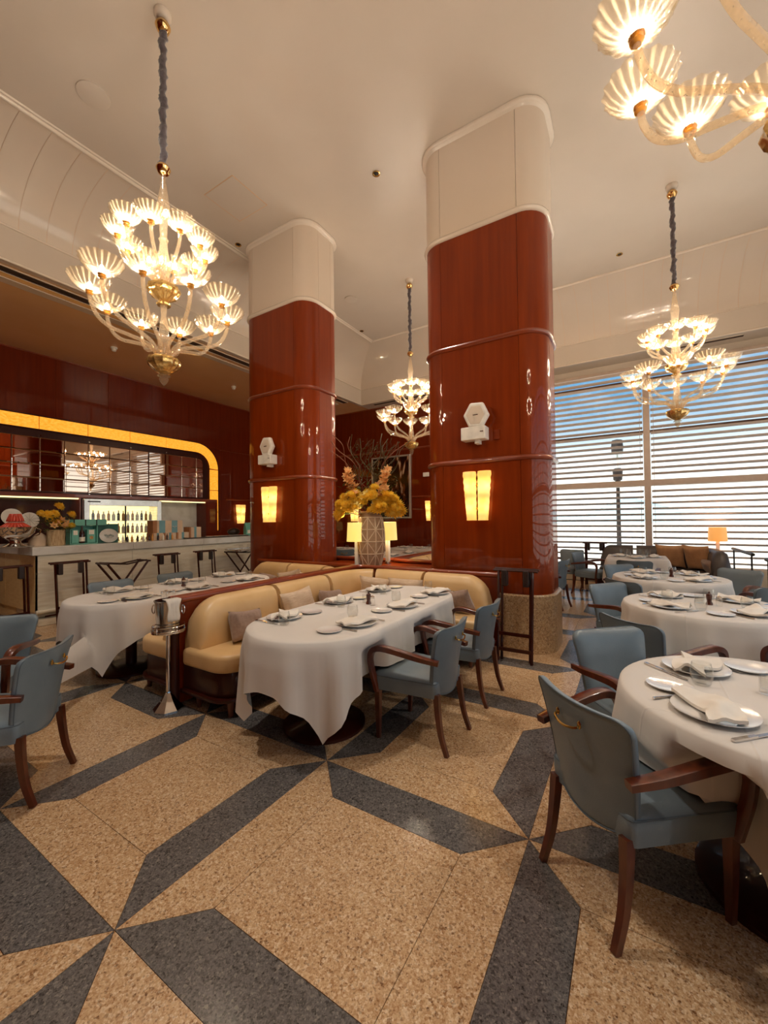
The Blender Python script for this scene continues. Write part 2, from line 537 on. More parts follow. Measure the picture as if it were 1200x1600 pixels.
# ------------------------------------------------------------------ mesh helpers
class MB:
    def __init__(self):
        self.v = []
        self.f = []

    def add(self, vs, fs):
        o = len(self.v)
        self.v += [tuple(x) for x in vs]
        self.f += [tuple(i + o for i in f) for f in fs]
        return self

    def box(self, c, s, rz=0.0, rot=None):
        hx, hy, hz = s[0] / 2, s[1] / 2, s[2] / 2
        M = rot if rot is not None else Matrix.Rotation(rz, 3, 'Z')
        vs = [Vector(c) + M @ Vector((a * hx, b * hy, d * hz)) for d in (-1, 1) for b in (-1, 1) for a in (-1, 1)]
        return self.add(vs, [(0, 2, 3, 1), (4, 5, 7, 6), (0, 1, 5, 4), (2, 6, 7, 3), (0, 4, 6, 2), (1, 3, 7, 5)])

    def bb(self, x0, x1, y0, y1, z0, z1):
        return self.box(((x0 + x1) / 2, (y0 + y1) / 2, (z0 + z1) / 2), (x1 - x0, y1 - y0, z1 - z0))

    def prism(self, poly, z0, z1):
        n = len(poly)
        vs = [(x, y, z0) for x, y in poly] + [(x, y, z1) for x, y in poly]
        fs = [tuple(range(n - 1, -1, -1)), tuple(range(n, 2 * n))]
        fs += [(i, (i + 1) % n, n + (i + 1) % n, n + i) for i in range(n)]
        return self.add(vs, fs)

    def loft(self, rings, cap0=True, cap1=True, closed=True):
        n = len(rings[0])
        vs = [p for r in rings for p in r]
        fs = []
        for k in range(len(rings) - 1):
            for i in range(n if closed else n - 1):
                j = (i + 1) % n
                fs.append((k * n + i, k * n + j, (k + 1) * n + j, (k + 1) * n + i))
        if cap0:
            fs.append(tuple(range(n - 1, -1, -1)))
        if cap1:
            b = (len(rings) - 1) * n
            fs.append(tuple(b + i for i in range(n)))
        return self.add(vs, fs)

    def lathe(self, prof, n=24, c=(0, 0, 0), flute=0.0, nf=12, cap0=True, cap1=True):
        rings = []
        for r, z in prof:
            rings.append([(c[0] + r * (1 + flute * math.cos(nf * 2 * PI * i / n)) * math.cos(2 * PI * i / n),
                           c[1] + r * (1 + flute * math.cos(nf * 2 * PI * i / n)) * math.sin(2 * PI * i / n), c[2] + z) for i in range(n)])
        return self.loft(rings, cap0, cap1)

    def tube(self, pts, r, n=8, cap=True, sect=None, up=None):
        pts = [Vector(p) for p in pts]
        m_ = len(pts)
        rs = r if isinstance(r, (list, tuple)) else [r] * m_
        rings = []
        nrm = None
        for k in range(m_):
            t = (pts[min(k + 1, m_ - 1)] - pts[max(k - 1, 0)]).normalized()
            if nrm is None:
                a = Vector(up) if up else (Vector((0, 0, 1)) if abs(t.z) < 0.9 else Vector((1, 0, 0)))
                nrm = (a - t * a.dot(t)).normalized()
            else:
                nrm = (nrm - t * nrm.dot(t)).normalized()
            b = t.cross(nrm)
            if sect:
                ring = [pts[k] + b * (a0 * rs[k]) + nrm * (b0 * rs[k]) for a0, b0 in sect]
            else:
                ring = [pts[k] + (b * math.cos(2 * PI * i / n) + nrm * math.sin(2 * PI * i / n)) * rs[k] for i in range(n)]
            rings.append(ring)
        return self.loft(rings, cap, cap)

    def ico(self, c, r, sub=1, sc=(1, 1, 1)):
        bm = bmesh.new()
        bmesh.ops.create_icosphere(bm, subdivisions=sub, radius=r)
        vs = [(c[0] + v_.co.x * sc[0], c[1] + v_.co.y * sc[1], c[2] + v_.co.z * sc[2]) for v_ in bm.verts]
        fs = [[q.index for q in f_.verts] for f_ in bm.faces]
        bm.free()
        return self.add(vs, fs)

    def mesh(self, name, mat, smooth=True, bevel=0.0, seg=2, angle=38.0):
        me = bpy.data.meshes.new(name)
        me.from_pydata(self.v, [], self.f)
        bm = bmesh.new()
        bm.from_mesh(me)
        bmesh.ops.recalc_face_normals(bm, faces=bm.faces)
        if bevel > 0:
            es = [e for e in bm.edges if len(e.link_faces) == 2 and e.calc_face_angle(0) > math.radians(32)]
            bmesh.ops.bevel(bm, geom=es, offset=bevel, segments=seg, profile=0.5, affect='EDGES', clamp_overlap=True)
        bm.to_mesh(me)
        bm.free()
        if smooth:
            me.polygons.foreach_set('use_smooth', [True] * len(me.polygons))
            me.set_sharp_from_angle(angle=math.radians(angle))
        me.materials.append(MATS[mat] if isinstance(mat, str) else mat)
        return me

    def build(self, name, mat, parent=None, loc=(0, 0, 0), rot=(0, 0, 0), **k):
        return put(name, self.mesh(name, mat, **k), parent, loc, rot)

def put(name, me, parent=None, loc=(0, 0, 0), rot=(0, 0, 0)):
    o = bpy.data.objects.new(name, me)
    COL.objects.link(o)
    o.location = loc
    o.rotation_euler = rot
    if parent:
        o.parent = parent
    return o

def tag(o, label, cat=None, group=None, kind=None):
    if label:
        o['label'] = label
    if cat:
        o['category'] = cat
    if group:
        o['group'] = group
    if kind:
        o['kind'] = kind
    return o

def thing(name, label, cat, loc=(0, 0, 0), rz=0.0, group=None, kind=None):
    o = bpy.data.objects.new(name, None)
    COL.objects.link(o)
    o.empty_display_size = 0.1
    o.location = loc
    o.rotation_euler = (0, 0, rz)
    return tag(o, label, cat, group, kind)

def struct(o, label=None):
    o['kind'] = 'structure'
    if label:
        o['label'] = label
    return o

def clone(root, loc, rz, label, group=None, cat=None):
    r = root.copy()
    COL.objects.link(r)
    r.location = loc
    r.rotation_euler = (root.rotation_euler[0], root.rotation_euler[1], rz)
    r['label'] = label
    if group:
        r['group'] = group
    for ch in list(root.children):
        c = ch.copy()
        COL.objects.link(c)
        c.parent = r
        for g in list(ch.children):
            d = g.copy()
            COL.objects.link(d)
            d.parent = c
    return r

def arc(cx, cy, r, a0, a1, n=8):
    return [(cx + r * math.cos(math.radians(a0 + (a1 - a0) * i / n)), cy + r * math.sin(math.radians(a0 + (a1 - a0) * i / n))) for i in range(n + 1)]

def rrect(x0, x1, y0, y1, r, n=6):
    return arc(x1 - r, y0 + r, r, -90, 0, n) + arc(x1 - r, y1 - r, r, 0, 90, n) + arc(x0 + r, y1 - r, r, 90, 180, n) + arc(x0 + r, y0 + r, r, 180, 270, n)

def offset_poly(poly, d):
    n = len(poly)
    out = []
    for i in range(n):
        p0, p1, p2 = Vector(poly[i - 1]), Vector(poly[i]), Vector(poly[(i + 1) % n])
        e1, e2 = (p1 - p0), (p2 - p1)
        if e1.length < 1e-6 or e2.length < 1e-6:
            e1 = e2 = p2 - p0
        n1, n2 = Vector((e1.y, -e1.x)).normalized(), Vector((e2.y, -e2.x)).normalized()
        nn = (n1 + n2)
        nn = nn.normalized() if nn.length > 1e-6 else n1
        k = max(0.5, nn.dot(n1))
        q = p1 + nn * (d / k)
        out.append((q.x, q.y))
    return out

def catmull(pts, sub=6):
    pts = [Vector(p) for p in pts]
    P = [pts[0] * 2 - pts[1]] + pts + [pts[-1] * 2 - pts[-2]]
    out = []
    for i in range(1, len(P) - 2):
        a, b, c, d = P[i - 1], P[i], P[i + 1], P[i + 2]
        for k in range(sub):
            t = k / sub
            out.append(0.5 * ((2 * b) + (c - a) * t + (2 * a - 5 * b + 4 * c - d) * t * t + (3 * b - a - 3 * c + d) * t ** 3))
    out.append(pts[-1])
    return out
# ================================================================== FLOOR
G0X, G0Y, GS, GA = -1.6506, 0.7563, 1.2107, 0.2
floor = MB().bb(-10.6, 5.3, -5.2, 11.0, -0.2, -0.006).build('floor', 'joint_metal', smooth=False)
struct(floor, 'terrazzo floor of tan slabs and grey star-shaped bars')

def inset(poly, d):
    return offset_poly(poly, -d)

_V = {'bar_a': [(0, 0), (GA, GA), (GA, 1 - GA), (0, 1)], 'bar_b': [(1, 0), (1, 1), (1 - GA, 1 - GA), (1 - GA, GA)],
      'mid': [(GA, GA), (1 - GA, GA), (1 - GA, 1 - GA), (GA, 1 - GA)],
      'end_a': [(0, 0), (1, 0), (1 - GA, GA), (GA, GA)], 'end_b': [(0, 1), (GA, 1 - GA), (1 - GA, 1 - GA), (1, 1)]}

def ccw(p):
    a = sum(p[i][0] * p[(i + 1) % len(p)][1] - p[(i + 1) % len(p)][0] * p[i][1] for i in range(len(p)))
    return p if a > 0 else p[::-1]

SLAB = {}
for typ in 'VH':
    for k, p in _V.items():
        q = p if typ == 'V' else [(1 - y, x) for x, y in p]
        q = ccw([(x * GS, y * GS) for x, y in q])
        q = inset(q, 0.0013)
        SLAB[typ + k] = (MB().prism(q, -0.012, 0.0).mesh('slab', 'terrazzo_dark' if 'bar' in k else 'terrazzo_tan', smooth=False), q)
cells = []
for i in range(-8, 7):
    for j in range(-5, 9):
        x, y = G0X + i * GS, G0Y + j * GS
        if x < -10.5 or x + GS > 5.2 + GS or y > 10.7:
            continue
        pr = [project((x + a * GS, y + b * GS, 0)) for a in (0, .5, 1) for b in (0, .5, 1)]
        vis = any(p and -60 < p[0] < 1260 and p[1] < 1700 for p in pr)
        d = math.hypot(x + GS / 2, y + GS / 2)
        cells.append((0 if vis else 1, d, i, j))
cells.sort()
n_piece = 0
rest = {'terrazzo_dark': MB(), 'terrazzo_tan': MB()}
for hid, d, i, j in cells:
    typ = 'V' if (i + j) % 2 else 'H'
    x, y = G0X + i * GS, G0Y + j * GS
    for k in _V:
        me, q = SLAB[typ + k]
        if n_piece < 290 and not hid:
            put('dark_slab' if 'bar' in k else 'tan_slab', me, floor, (x, y, 0))
            n_piece += 1
        else:
            rest['terrazzo_dark' if 'bar' in k else 'terrazzo_tan'].prism([(a + x, b + y) for a, b in q], -0.012, 0.0)
for k, mb in rest.items():
    if mb.v:
        o = mb.build('far_slabs', k, floor, smooth=False)
        o['kind'] = 'stuff'

# ================================================================== CEILING, COVE, FASCIA, SOFFIT
CZ, CX, CY = 6.2, -5.79, 8.88
FX, FY, FZ1, FZ0 = -6.93, 10.02, 5.42, 4.97
BARX, BACKY, RIGHTX, FRONTY = -10.3, 10.6, 5.0, -5.0
ceil = struct(MB().bb(CX - 0.02, RIGHTX + 0.3, FRONTY - 0.2, CY + 0.02, CZ, CZ + 0.15).build('ceiling', 'plaster', smooth=False), 'smooth cream plaster ceiling')
COVE = [(1.14 * math.sin(a * PI / 2 / 14), CZ - 0.78 * (1 - math.cos(a * PI / 2 / 14))) for a in range(15)]

def cove_strip(axis, s0, s1, off, mitre0=False):
    """strip of the cove between s0 and s1 along the wall; mitre0: the start follows the corner diagonal"""
    mb = MB()
    rows = []
    for t, z in COVE:
        row = []
        for k, s in enumerate((s0, s1)):
            if axis == 'back':
                xx = (CX - t) if (mitre0 and k == 0) else s
                row.append((xx, CY + t + off * 0.8, z + off * 0.6))
            else:
                yy = (CY + t) if (mitre0 and k == 1) else s
                row.append((CX - t - off * 0.8, yy, z + off * 0.6))
        rows.append(row)
    return mb.loft(rows, False, False, closed=False)

cove_back = struct(cove_strip('back', 0, RIGHTX, 0.012, True).build('cove_back', 'soffit_brown'), 'curved cream cove above the window wall')
cove_left = struct(cove_strip('left', FRONTY, 0, 0.012, True).build('cove_left', 'soffit_brown'), 'curved cream cove above the bar side')
cove_strip('back', 0, -4.576, 0, True).build('cove_panel', 'plaster_gloss', cove_back)
x = -4.573
while x < 4.9:
    cove_strip('back', x + 0.0015, min(x + 0.303, RIGHTX) - 0.0015, 0).build('cove_panel', 'plaster_gloss', cove_back)
    x += 0.303
cove_strip('left', 8.105, 0, 0, True).build('cove_panel', 'plaster_gloss', cove_left)
y = 0.175
while y < 8.0:
    cove_strip('left', y + 0.0015, y + 0.305 - 0.0015, 0).build('cove_panel', 'plaster_gloss', cove_left)
    y += 0.305
cove_strip('left', FRONTY, 0.172, 0).build('cove_panel', 'plaster_gloss', cove_left)
# fascia and mouldings
fas = MB().bb(FX - 0.1, FX, FRONTY, FY + 0.1, FZ0 - 0.02, FZ1).build('trim_fascia_left', 'plaster', smooth=False)
struct(fas, 'cream fascia board above the bar soffit')
fasb = MB().bb(FX + 0.001, RIGHTX, FY, FY + 0.1, FZ0 - 0.02, FZ1).build('trim_fascia_back', 'plaster', smooth=False)
struct(fasb, 'cream fascia board above the window soffit')

def rod(name, p0, p1, r, mat, parent=None, n=10):
    return MB().tube([p0, p1], r, n).build(name, mat, parent)
for nm, a, b, r, par in (
        ('cornice', (CX, FRONTY, CZ - 0.015), (CX, CY, CZ - 0.015), 0.03, ceil), ('cornice', (CX + 0.045, FRONTY, CZ - 0.004), (CX + 0.045, CY, CZ - 0.004), 0.016, ceil),
        ('cornice', (CX, CY, CZ - 0.012), (RIGHTX, CY, CZ - 0.012), 0.026, ceil),
        ('bead', (FX + 0.005, FRONTY, FZ1 - 0.005), (FX + 0.005, FY, FZ1 - 0.005), 0.016, fas),
        ('bead', (FX + 0.005, FRONTY, FZ0 - 0.012), (FX + 0.005, FY, FZ0 - 0.012), 0.02, fas),
        ('bead', (FX, FY - 0.005, FZ1 - 0.005), (RIGHTX, FY - 0.005, FZ1 - 0.005), 0.014, fasb),
        ('bead', (FX, FY - 0.005, FZ0 - 0.012), (RIGHTX, FY - 0.005, FZ0 - 0.012), 0.02, fasb)):
    rod(nm, a, b, r, 'trim_cream', par)
soffit = struct(MB().bb(BARX - 0.2, FX - 0.1, FRONTY - 0.2, BACKY + 0.2, FZ0, FZ0 + 0.12).build('ceiling_soffit', 'soffit_brown', smooth=False), 'warm brown lowered ceiling over the bar')
soffit2 = struct(MB().bb(FX - 0.1, RIGHTX + 0.2, FY + 0.1, BACKY + 0.2, FZ0, FZ0 + 0.12).build('ceiling_soffit_window', 'plaster', smooth=False), 'lowered cream ceiling strip before the windows')

def slot_vent(label, x0, x1, y0, y1, z, along):
    t = thing('ventilation_slot', label, 'vent', ((x0 + x1) / 2, (y0 + y1) / 2, z), 0, 'linear slots in the lowered ceiling')
    dx, dy = (x1 - x0) / 2, (y1 - y0) / 2
    MB().bb(-dx, dx, -dy, dy, -0.006, 0).build('backing', 'vent_dark', t, smooth=False)
    n = 4
    for k in range(n + 1):
        if along == 'y':
            c = -dx + 2 * dx * k / n
            MB().bb(c - 0.007, c + 0.007, -dy, dy, -0.016, -0.002).build('blade', 'vent_dark' if 0 < k < n else 'trim_cream', t, smooth=False)
        else:
            c = -dy + 2 * dy * k / n
            MB().bb(-dx, dx, c - 0.007, c + 0.007, -0.016, -0.002).build('blade', 'vent_dark' if 0 < k < n else 'trim_cream', t, smooth=False)
    return t
slot_vent('long dark ventilation slot in the brown ceiling over the bar', -7.30, -7.12, -1.5, 9.6, FZ0, 'y')
slot_vent('dark ventilation slot in the lowered ceiling before the windows', 0.9, 1.9, 10.2, 10.32, FZ0, 'x')
slot_vent('dark ventilation slot in the lowered ceiling over the picture', -6.6, -4.2, 10.16, 10.3, FZ0, 'x')
# soffit light cover strip
MB().bb(-7.62, -7.46, -1.5, 9.6, FZ0 - 0.012, FZ0).build('cover_strip', 'plaster', soffit, smooth=False)

# ================================================================== WALLS
wl = struct(MB().bb(BARX - 0.2, BARX - 0.02, FRONTY - 0.2, BACKY + 0.2, 0, FZ0 + 0.1).build('wall_left', 'wood_dark', smooth=False), 'mahogany panelled wall behind the bar')
wf = struct(MB().bb(BARX - 0.2, RIGHTX + 0.3, FRONTY - 0.2, FRONTY, 0, CZ + 0.15).build('wall_front', 'mahogany', smooth=False), 'mahogany wall behind the viewer')
wb = struct(MB().bb(BARX - 0.2, -2.2, BACKY + 0.02, BACKY + 0.2, 0, FZ0 + 0.1).build('wall_back', 'wood_dark', smooth=False), 'mahogany panelled back wall with a picture')
rows = [(0.0, 2.14), (2.14, 3.58), (3.58, FZ0)]
yy = -4.4
while yy < 10.5:
    for z0, z1 in rows:
        MB().bb(BARX - 0.02, BARX, yy + 0.002, min(yy + 1.0, BACKY) - 0.002, z0 + 0.002, z1 - 0.002).build('wood_panel', 'mahogany', wl, smooth=False)
    yy += 1.0
xx = BARX
while xx < -2.3:
    for z0, z1 in rows:
        MB().bb(xx + 0.002, min(xx + 1.35, -2.2) - 0.002, BACKY, BACKY + 0.02, z0 + 0.002, z1 - 0.002).build('wood_panel', 'mahogany', wb, smooth=False)
    xx += 1.35
for z in (2.14, 3.58):
    rod('wood_rail', (BARX, BACKY, z), (-2.2, BACKY, z), 0.028, 'mahogany_rail', wb)
rod('wood_rail', (BARX, 7.75, 2.14), (BARX, BACKY, 2.14), 0.028, 'mahogany_rail', wl)
rod('wood_rail', (BARX, 7.55, 3.58), (BARX, BACKY, 3.58), 0.006, 'mahogany_rail', wl)
rod('wood_rail', (BARX + 0.0, FRONTY, FZ0 - 0.01), (BARX, BACKY, FZ0 - 0.01), 0.018, 'mahogany_rail', wl)
rod('wood_rail', (BARX, BACKY, FZ0 - 0.01), (-2.2, BACKY, FZ0 - 0.01), 0.018, 'mahogany_rail', wb)
# window wall: stone base and header
wbase = struct(MB().bb(-2.2, RIGHTX + 0.3, BACKY - 0.05, BACKY + 0.2, 0, 0.2).build('wall_window', 'stone_pale', smooth=False, bevel=0.01), 'pale stone plinth below the windows')
wtop = struct(MB().bb(-2.2, RIGHTX + 0.3, BACKY, BACKY + 0.2, 4.8, CZ + 0.1).build('wall_window_header', 'plaster', smooth=False), 'cream lintel above the blinds')
struct(MB().bb(RIGHTX, RIGHTX + 0.2, FRONTY, BACKY, 0, 0.2).build('wall_right', 'stone_pale', smooth=False), 'stone plinth of the right wall')
struct(MB().bb(RIGHTX, RIGHTX + 0.2, FRONTY, BACKY + 0.2, 4.8, CZ + 0.15).build('wall_right_header', 'plaster', smooth=False), 'cream lintel of the right wall')
struct(MB().bb(RIGHTX, RIGHTX + 0.2, FRONTY - 0.2, -3.6, 0.2, 4.8).build('wall_right_pier', 'plaster', smooth=False), 'cream pier of the right wall')

def window(n, axis, a0, a1, label):
    t = thing('window_%d' % n, label, None, (0, 0, 0), kind='structure')
    def bar(s0, s1, z0, z1, d0=-0.02, d1=0.1, nm='frame'):
        if axis == 'back':
            MB().bb(s0, s1, BACKY + d0, BACKY + d1, z0, z1).build(nm, 'glass_pane' if nm == 'pane' else 'transom_dark' if nm == 'glazing_bar' else 'window_frame', t, smooth=False)
        else:
            MB().bb(RIGHTX + d0, RIGHTX + d1, s0, s1, z0, z1).build(nm, 'glass_pane' if nm == 'pane' else 'transom_dark' if nm == 'glazing_bar' else 'window_frame', t, smooth=False)
    bar(a0 - 0.06, a0 + 0.06, 0.2, 4.8, -0.14, 0.1, 'mullion')
    bar(a0 + 0.06, a1 - 0.06, 2.15, 2.28, -0.14, 0.1, 'transom')
    bar(a0 + 0.06, a1 - 0.06, 3.33, 3.38, -0.02, 0.1, 'glazing_bar')
    bar(a0 + 0.06, a1 - 0.06, 4.46, 4.53, -0.02, 0.1, 'glazing_bar')
    bar(a0 + 0.06, a1 - 0.06, 0.2, 0.27)
    bar(a0 + 0.06, a1 - 0.06, 4.74, 4.8)
    for z0, z1 in ((0.27, 2.15), (2.28, 3.33), (3.38, 4.46), (4.53, 4.74)):
        bar(a0 + 0.06, a1 - 0.06, z0, z1, 0.04, 0.048, 'pane')
    return t
WX = [-2.2, 0.3, 2.8, 5.0]
for k in range(3):
    window(k + 1, 'back', WX[k], WX[k + 1], ['tall window bay behind the columns', 'tall window bay behind the lamp', 'tall window bay at the right end'][k])
for k in range(5):
    window(k + 4, 'right', -3.6 + k * 2.84, -3.6 + (k + 1) * 2.84, 'window bay of the right wall')

SLATW, PITCH, TILT = 0.095, 0.1265, math.radians(-26)
def slat_mesh(length):
    mb = MB()
    sec = []
    for k in range(5):
        u = -0.5 + k / 4
        sec.append((u * SLATW, -0.006 * (1 - (2 * u) ** 2)))
    top = [(a, b + 0.004) for a, b in sec]
    loop = sec + top[::-1]
    R0 = [(0.0, a * math.cos(TILT) - b * math.sin(TILT), a * math.sin(TILT) + b * math.cos(TILT)) for a, b in loop]
    mb.loft([[(-length / 2, y_, z_) for _, y_, z_ in R0], [(length / 2, y_, z_) for _, y_, z_ in R0]])
    return mb.mesh('slat', 'slat')
rs_me = slat_mesh(2.7)
for k in range(5):
    wt = bpy.data.objects['window_%d' % (k + 4)]
    z = 0.3
    while z < 4.75:
        put('slat', rs_me, wt, (RIGHTX - 0.09, -3.6 + (k + 0.5) * 2.84, z), (0, 0, PI / 2))
        z += PITCH * 2
blind_lab = ['slatted blind over the window bay beside the near column', 'slatted blind over the wide right window bay with the lamp before it', 'slatted blind over the last window bay, beyond the right edge']
for k in range(3):
    x0, x1 = WX[k] + 0.075, WX[k + 1] - 0.075
    t = thing('venetian_blind', blind_lab[k], 'blind', ((x0 + x1) / 2, BACKY - 0.09, 0.2), 0, 'window blinds')
    me = slat_mesh(x1 - x0)
    z = 0.06
    while z < 4.52:
        if not 1.92 < z < 2.11:
            put('slat', me, t, (0, 0, z))
        z += PITCH
    for sx in (-1, 1):
        MB().tube([(sx * ((x1 - x0) / 2 - 0.05), 0, 0.02), (sx * ((x1 - x0) / 2 - 0.05), 0, 4.55)], 0.004, 5).build('ladder_tape', 'window_frame', t)
    MB().bb(-(x1 - x0) / 2, (x1 - x0) / 2, -0.04, 0.04, 4.53, 4.6).build('head_rail', 'window_frame', t, smooth=False)

# ================================================================== COLUMNS
def sweep_closed(outline, profile):
    """profile: (outward offset, z)"""
    rings = []
    for d, z in profile:
        rings.append([(x_, y_, z) for x_, y_ in offset_poly(outline, d)])
    return rings

def column(xc, label):
    x0, x1, y0, y1, r = -0.745, 0.745, 0.0, 0.86, 0.28
    t = thing('column', label, 'column', (xc, 4.63, 0), 0, 'lacquered columns')
    out = rrect(x0, x1, y0, y1, r, 8)
    MB().loft(sweep_closed(out, [(0.035, 0), (0.035, 0.625), (0.02, 0.64)])).build('stone_base', 'terrazzo_base', t)
    MB().prism(offset_poly(out, -0.03), 0.63, CZ).build('core', 'wood_dark', t, smooth=False)
    # panels: four flats and four rounded corners
    segs = []
    for k in range(4):
        cor = out[k * 9:(k + 1) * 9]
        nxt = out[((k + 1) * 9) % 36]
        segs.append(('rounded_panel', cor))
        segs.append(('flat_panel', [cor[-1], nxt]))
    for z0, z1, mat, pre in ((0.64, 4.955, 'mahogany_column', 'wood_'), (4.965, CZ, 'plaster_column', 'cream_')):
        for nm, pl in segs:
            a = [Vector(p) for p in pl]
            d0 = (a[1] - a[0]).normalized() * 0.002
            d1 = (a[-1] - a[-2]).normalized() * 0.002
            a[0] = a[0] + d0
            a[-1] = a[-1] - d1
            outer, inner = [], []
            for i, p in enumerate(a):
                tg = (a[min(i + 1, len(a) - 1)] - a[max(i - 1, 0)]).normalized()
                nrm = Vector((tg.y, -tg.x))
                outer.append(p)
                inner.append(p - nrm * 0.025)
            rings = [[(q.x, q.y, z) for q in outer] + [(q.x, q.y, z) for q in inner[::-1]] for z in (z0, z1)]
            MB().loft(rings).build(pre + nm, mat, t)
    def torus(z, rr, mat, nm):
        n = 10
        rings = []
        for k in range(n):
            a = 2 * PI * k / n
            rings.append([(x_, y_, z + rr * math.sin(a)) for x_, y_ in offset_poly(out, rr * math.cos(a))])
        rings.append(rings[0])
        MB().loft(rings, False, False).build(nm, mat, t, angle=80)
    torus(2.17, 0.03, 'mahogany_rail', 'ring_moulding')
    torus(3.575, 0.03, 'mahogany_rail', 'ring_moulding')
    torus(4.965, 0.035, 'trim_cream', 'cream_moulding')
    MB().loft(sweep_closed(out, [(-0.01, CZ - 0.075), (0.01, CZ - 0.07), (0.014, CZ - 0.055), (0.035, CZ - 0.05), (0.05, CZ - 0.035), (0.052, CZ - 0.015), (0.048, CZ - 0.002)]), False, False).build('crown_moulding', 'trim_cream', t, angle=80)
    return t
column(-1.515, 'near lacquered mahogany column with cream top, right of the booth')
column(-4.943, 'farther lacquered mahogany column with cream top, left of the vase')

# ================================================================== EXTERIOR
ext = MB().bb(-60, 80, 11.2, 160, -0.5, -0.3).build('ground_outside', 'exterior_paving', smooth=False)
struct(ext, 'pale sunlit paving outside the windows')
hp = []
for k in range(61):
    a = -70 + 3.2 * k
    hp.append((a, 3.0 + 2.2 * math.sin(k * 0.35) + 1.3 * math.sin(k * 0.9 + 1)))
mb = MB()
mb.loft([[(a, 118, -0.4) for a, h in hp], [(a, 121, h * 0.7) for a, h in hp], [(a, 128, h) for a, h in hp], [(a, 150, -0.4) for a, h in hp]], False, False, closed=False)
struct(mb.build('hills_outside', 'exterior_hill'), 'low hazy hills beyond the windows')
# ================================================================== BAR COUNTER
bar = thing('bar_counter', 'long pale stone bar counter with marble top along the left wall', 'bar counter', (-7.4, 2.34, 0))
BL = 6.4
seg = 1.34
yy = 0.0
while yy < BL:
    y1 = min(yy + seg, BL)
    for z0, z1 in ((0.2, 0.49), (0.49, 0.76), (0.76, 1.02)):
        MB().bb(-0.03, 0.0, yy + 0.002, y1 - 0.002, z0 + 0.0015, z1 - 0.0015).build('front_panel', 'marble_ripple', bar, smooth=False)
    MB().bb(-0.85, 0.045, yy + (0.001 if yy else -0.045), y1 - 0.001, 1.03, 1.15).build('marble_top', 'marble', bar, smooth=False, bevel=0.006)
    yy = y1
MB().bb(-0.82, -0.03, 0.03, BL, 0.12, 1.03).build('body', 'marble_ripple', bar, smooth=False)
for k in range(3):
    MB().bb(-0.9 - k * 0.6 + 0.31, -0.3 - k * 0.6 + 0.3, 0.0, 0.03, 0.2, 1.02).build('end_panel', 'marble_ripple_lit', bar, smooth=False)
MB().bb(-1.85, -0.852, -0.045, 0.6, 1.03, 1.15).build('marble_top', 'marble', bar, smooth=False, bevel=0.006)
MB().bb(-0.57, 0.06, 0.02, BL, 0.0, 0.1).build('plinth', 'marble_ripple', bar, smooth=False, bevel=0.01)
MB().bb(-1.8, -0.83, 0.03, 0.55, 0.0, 1.03).build('end_body', 'marble_ripple_lit', bar, smooth=False)
MB().tube([(0.035, 0.0, 0.2), (0.035, BL, 0.2)], 0.03, 10).build('foot_moulding', 'marble_ripple', bar)
MB().tube([(0.06, 0.1, 0.135), (0.06, BL, 0.135)], 0.012, 8).build('foot_rail', 'wood_dark', bar)

# ================================================================== BACK BAR (on the left wall)
BX = BARX
frame = thing('lit_arch_frame', 'glowing amber glass frame arching over the back bar', 'light frame', (BX, 2.5, 0))
def arch_pts(y_r, z_t, r, n=10):
    """outline from the lower right end up, round the corner and along the top to the left"""
    return [(y_r, 1.2), (y_r, z_t - r)] + arc(y_r - r, z_t - r, r, 0, 90, n)[1:] + [(-2.2, z_t)]
def band_piece(po, pi, depth0, depth1):
    rings = []
    loop = po + pi[::-1]
    return MB().loft([[(d, y_ - 2.5, z_) for y_, z_ in loop] for d in (depth0, depth1)])
YO, ZO, RO, YI, ZI, RI = 7.48, 3.68, 0.70, 7.20, 3.42, 0.42
for a, b in ((1.22, 1.76), (1.76, 2.38), (2.38, ZO - RO)):
    band_piece([(YO, a + 0.008), (YO, b - 0.008)], [(YI, a + 0.008), (YI, b - 0.008)], 0.012, 0.03).build('lit_panel', 'amber_light', frame, smooth=False)
co = arc(YO - RO, ZO - RO, RO, 1, 89, 12)
ci = arc(YI - RI, ZI - RI, RI, 1, 89, 12)
band_piece(co, ci, 0.012, 0.03).build('lit_panel', 'amber_light', frame)
ys = [6.79, 5.95, 5.06, 4.18, 3.31, 2.44, 1.57, 0.7]
for a, b in zip(ys[:-1], ys[1:]):
    band_piece([(a - 0.008, ZO), (b + 0.008, ZO)], [(a - 0.008, ZI), (b + 0.008, ZI)], 0.012, 0.03).build('lit_panel', 'amber_light', frame, smooth=False)
def edge_trim(y_r, z_t, r, nm, mat, rad):
    pts = [(0.03, y - 2.5, z) for y, z in arch_pts(y_r, z_t, r)]
    MB().tube(pts, rad, 6).build(nm, mat, frame)
edge_trim(YO + 0.012, ZO + 0.012, RO + 0.01, 'outer_trim', 'wood_dark', 0.016)
edge_trim(YI - 0.012, ZI - 0.012, RI - 0.01, 'inner_trim', 'wood_dark', 0.014)
MB().loft([[(d, y_ - 2.5, z_) for y_, z_ in [(7.17, 1.2)] + [(7.17, 3.0)] + arc(6.77, 3.0, 0.4, 0, 90, 8) + [(0.7, 3.4), (0.7, 1.2)]] for d in (0.002, 0.006)]).build('dark_backing', 'wood_dark', frame, smooth=False)

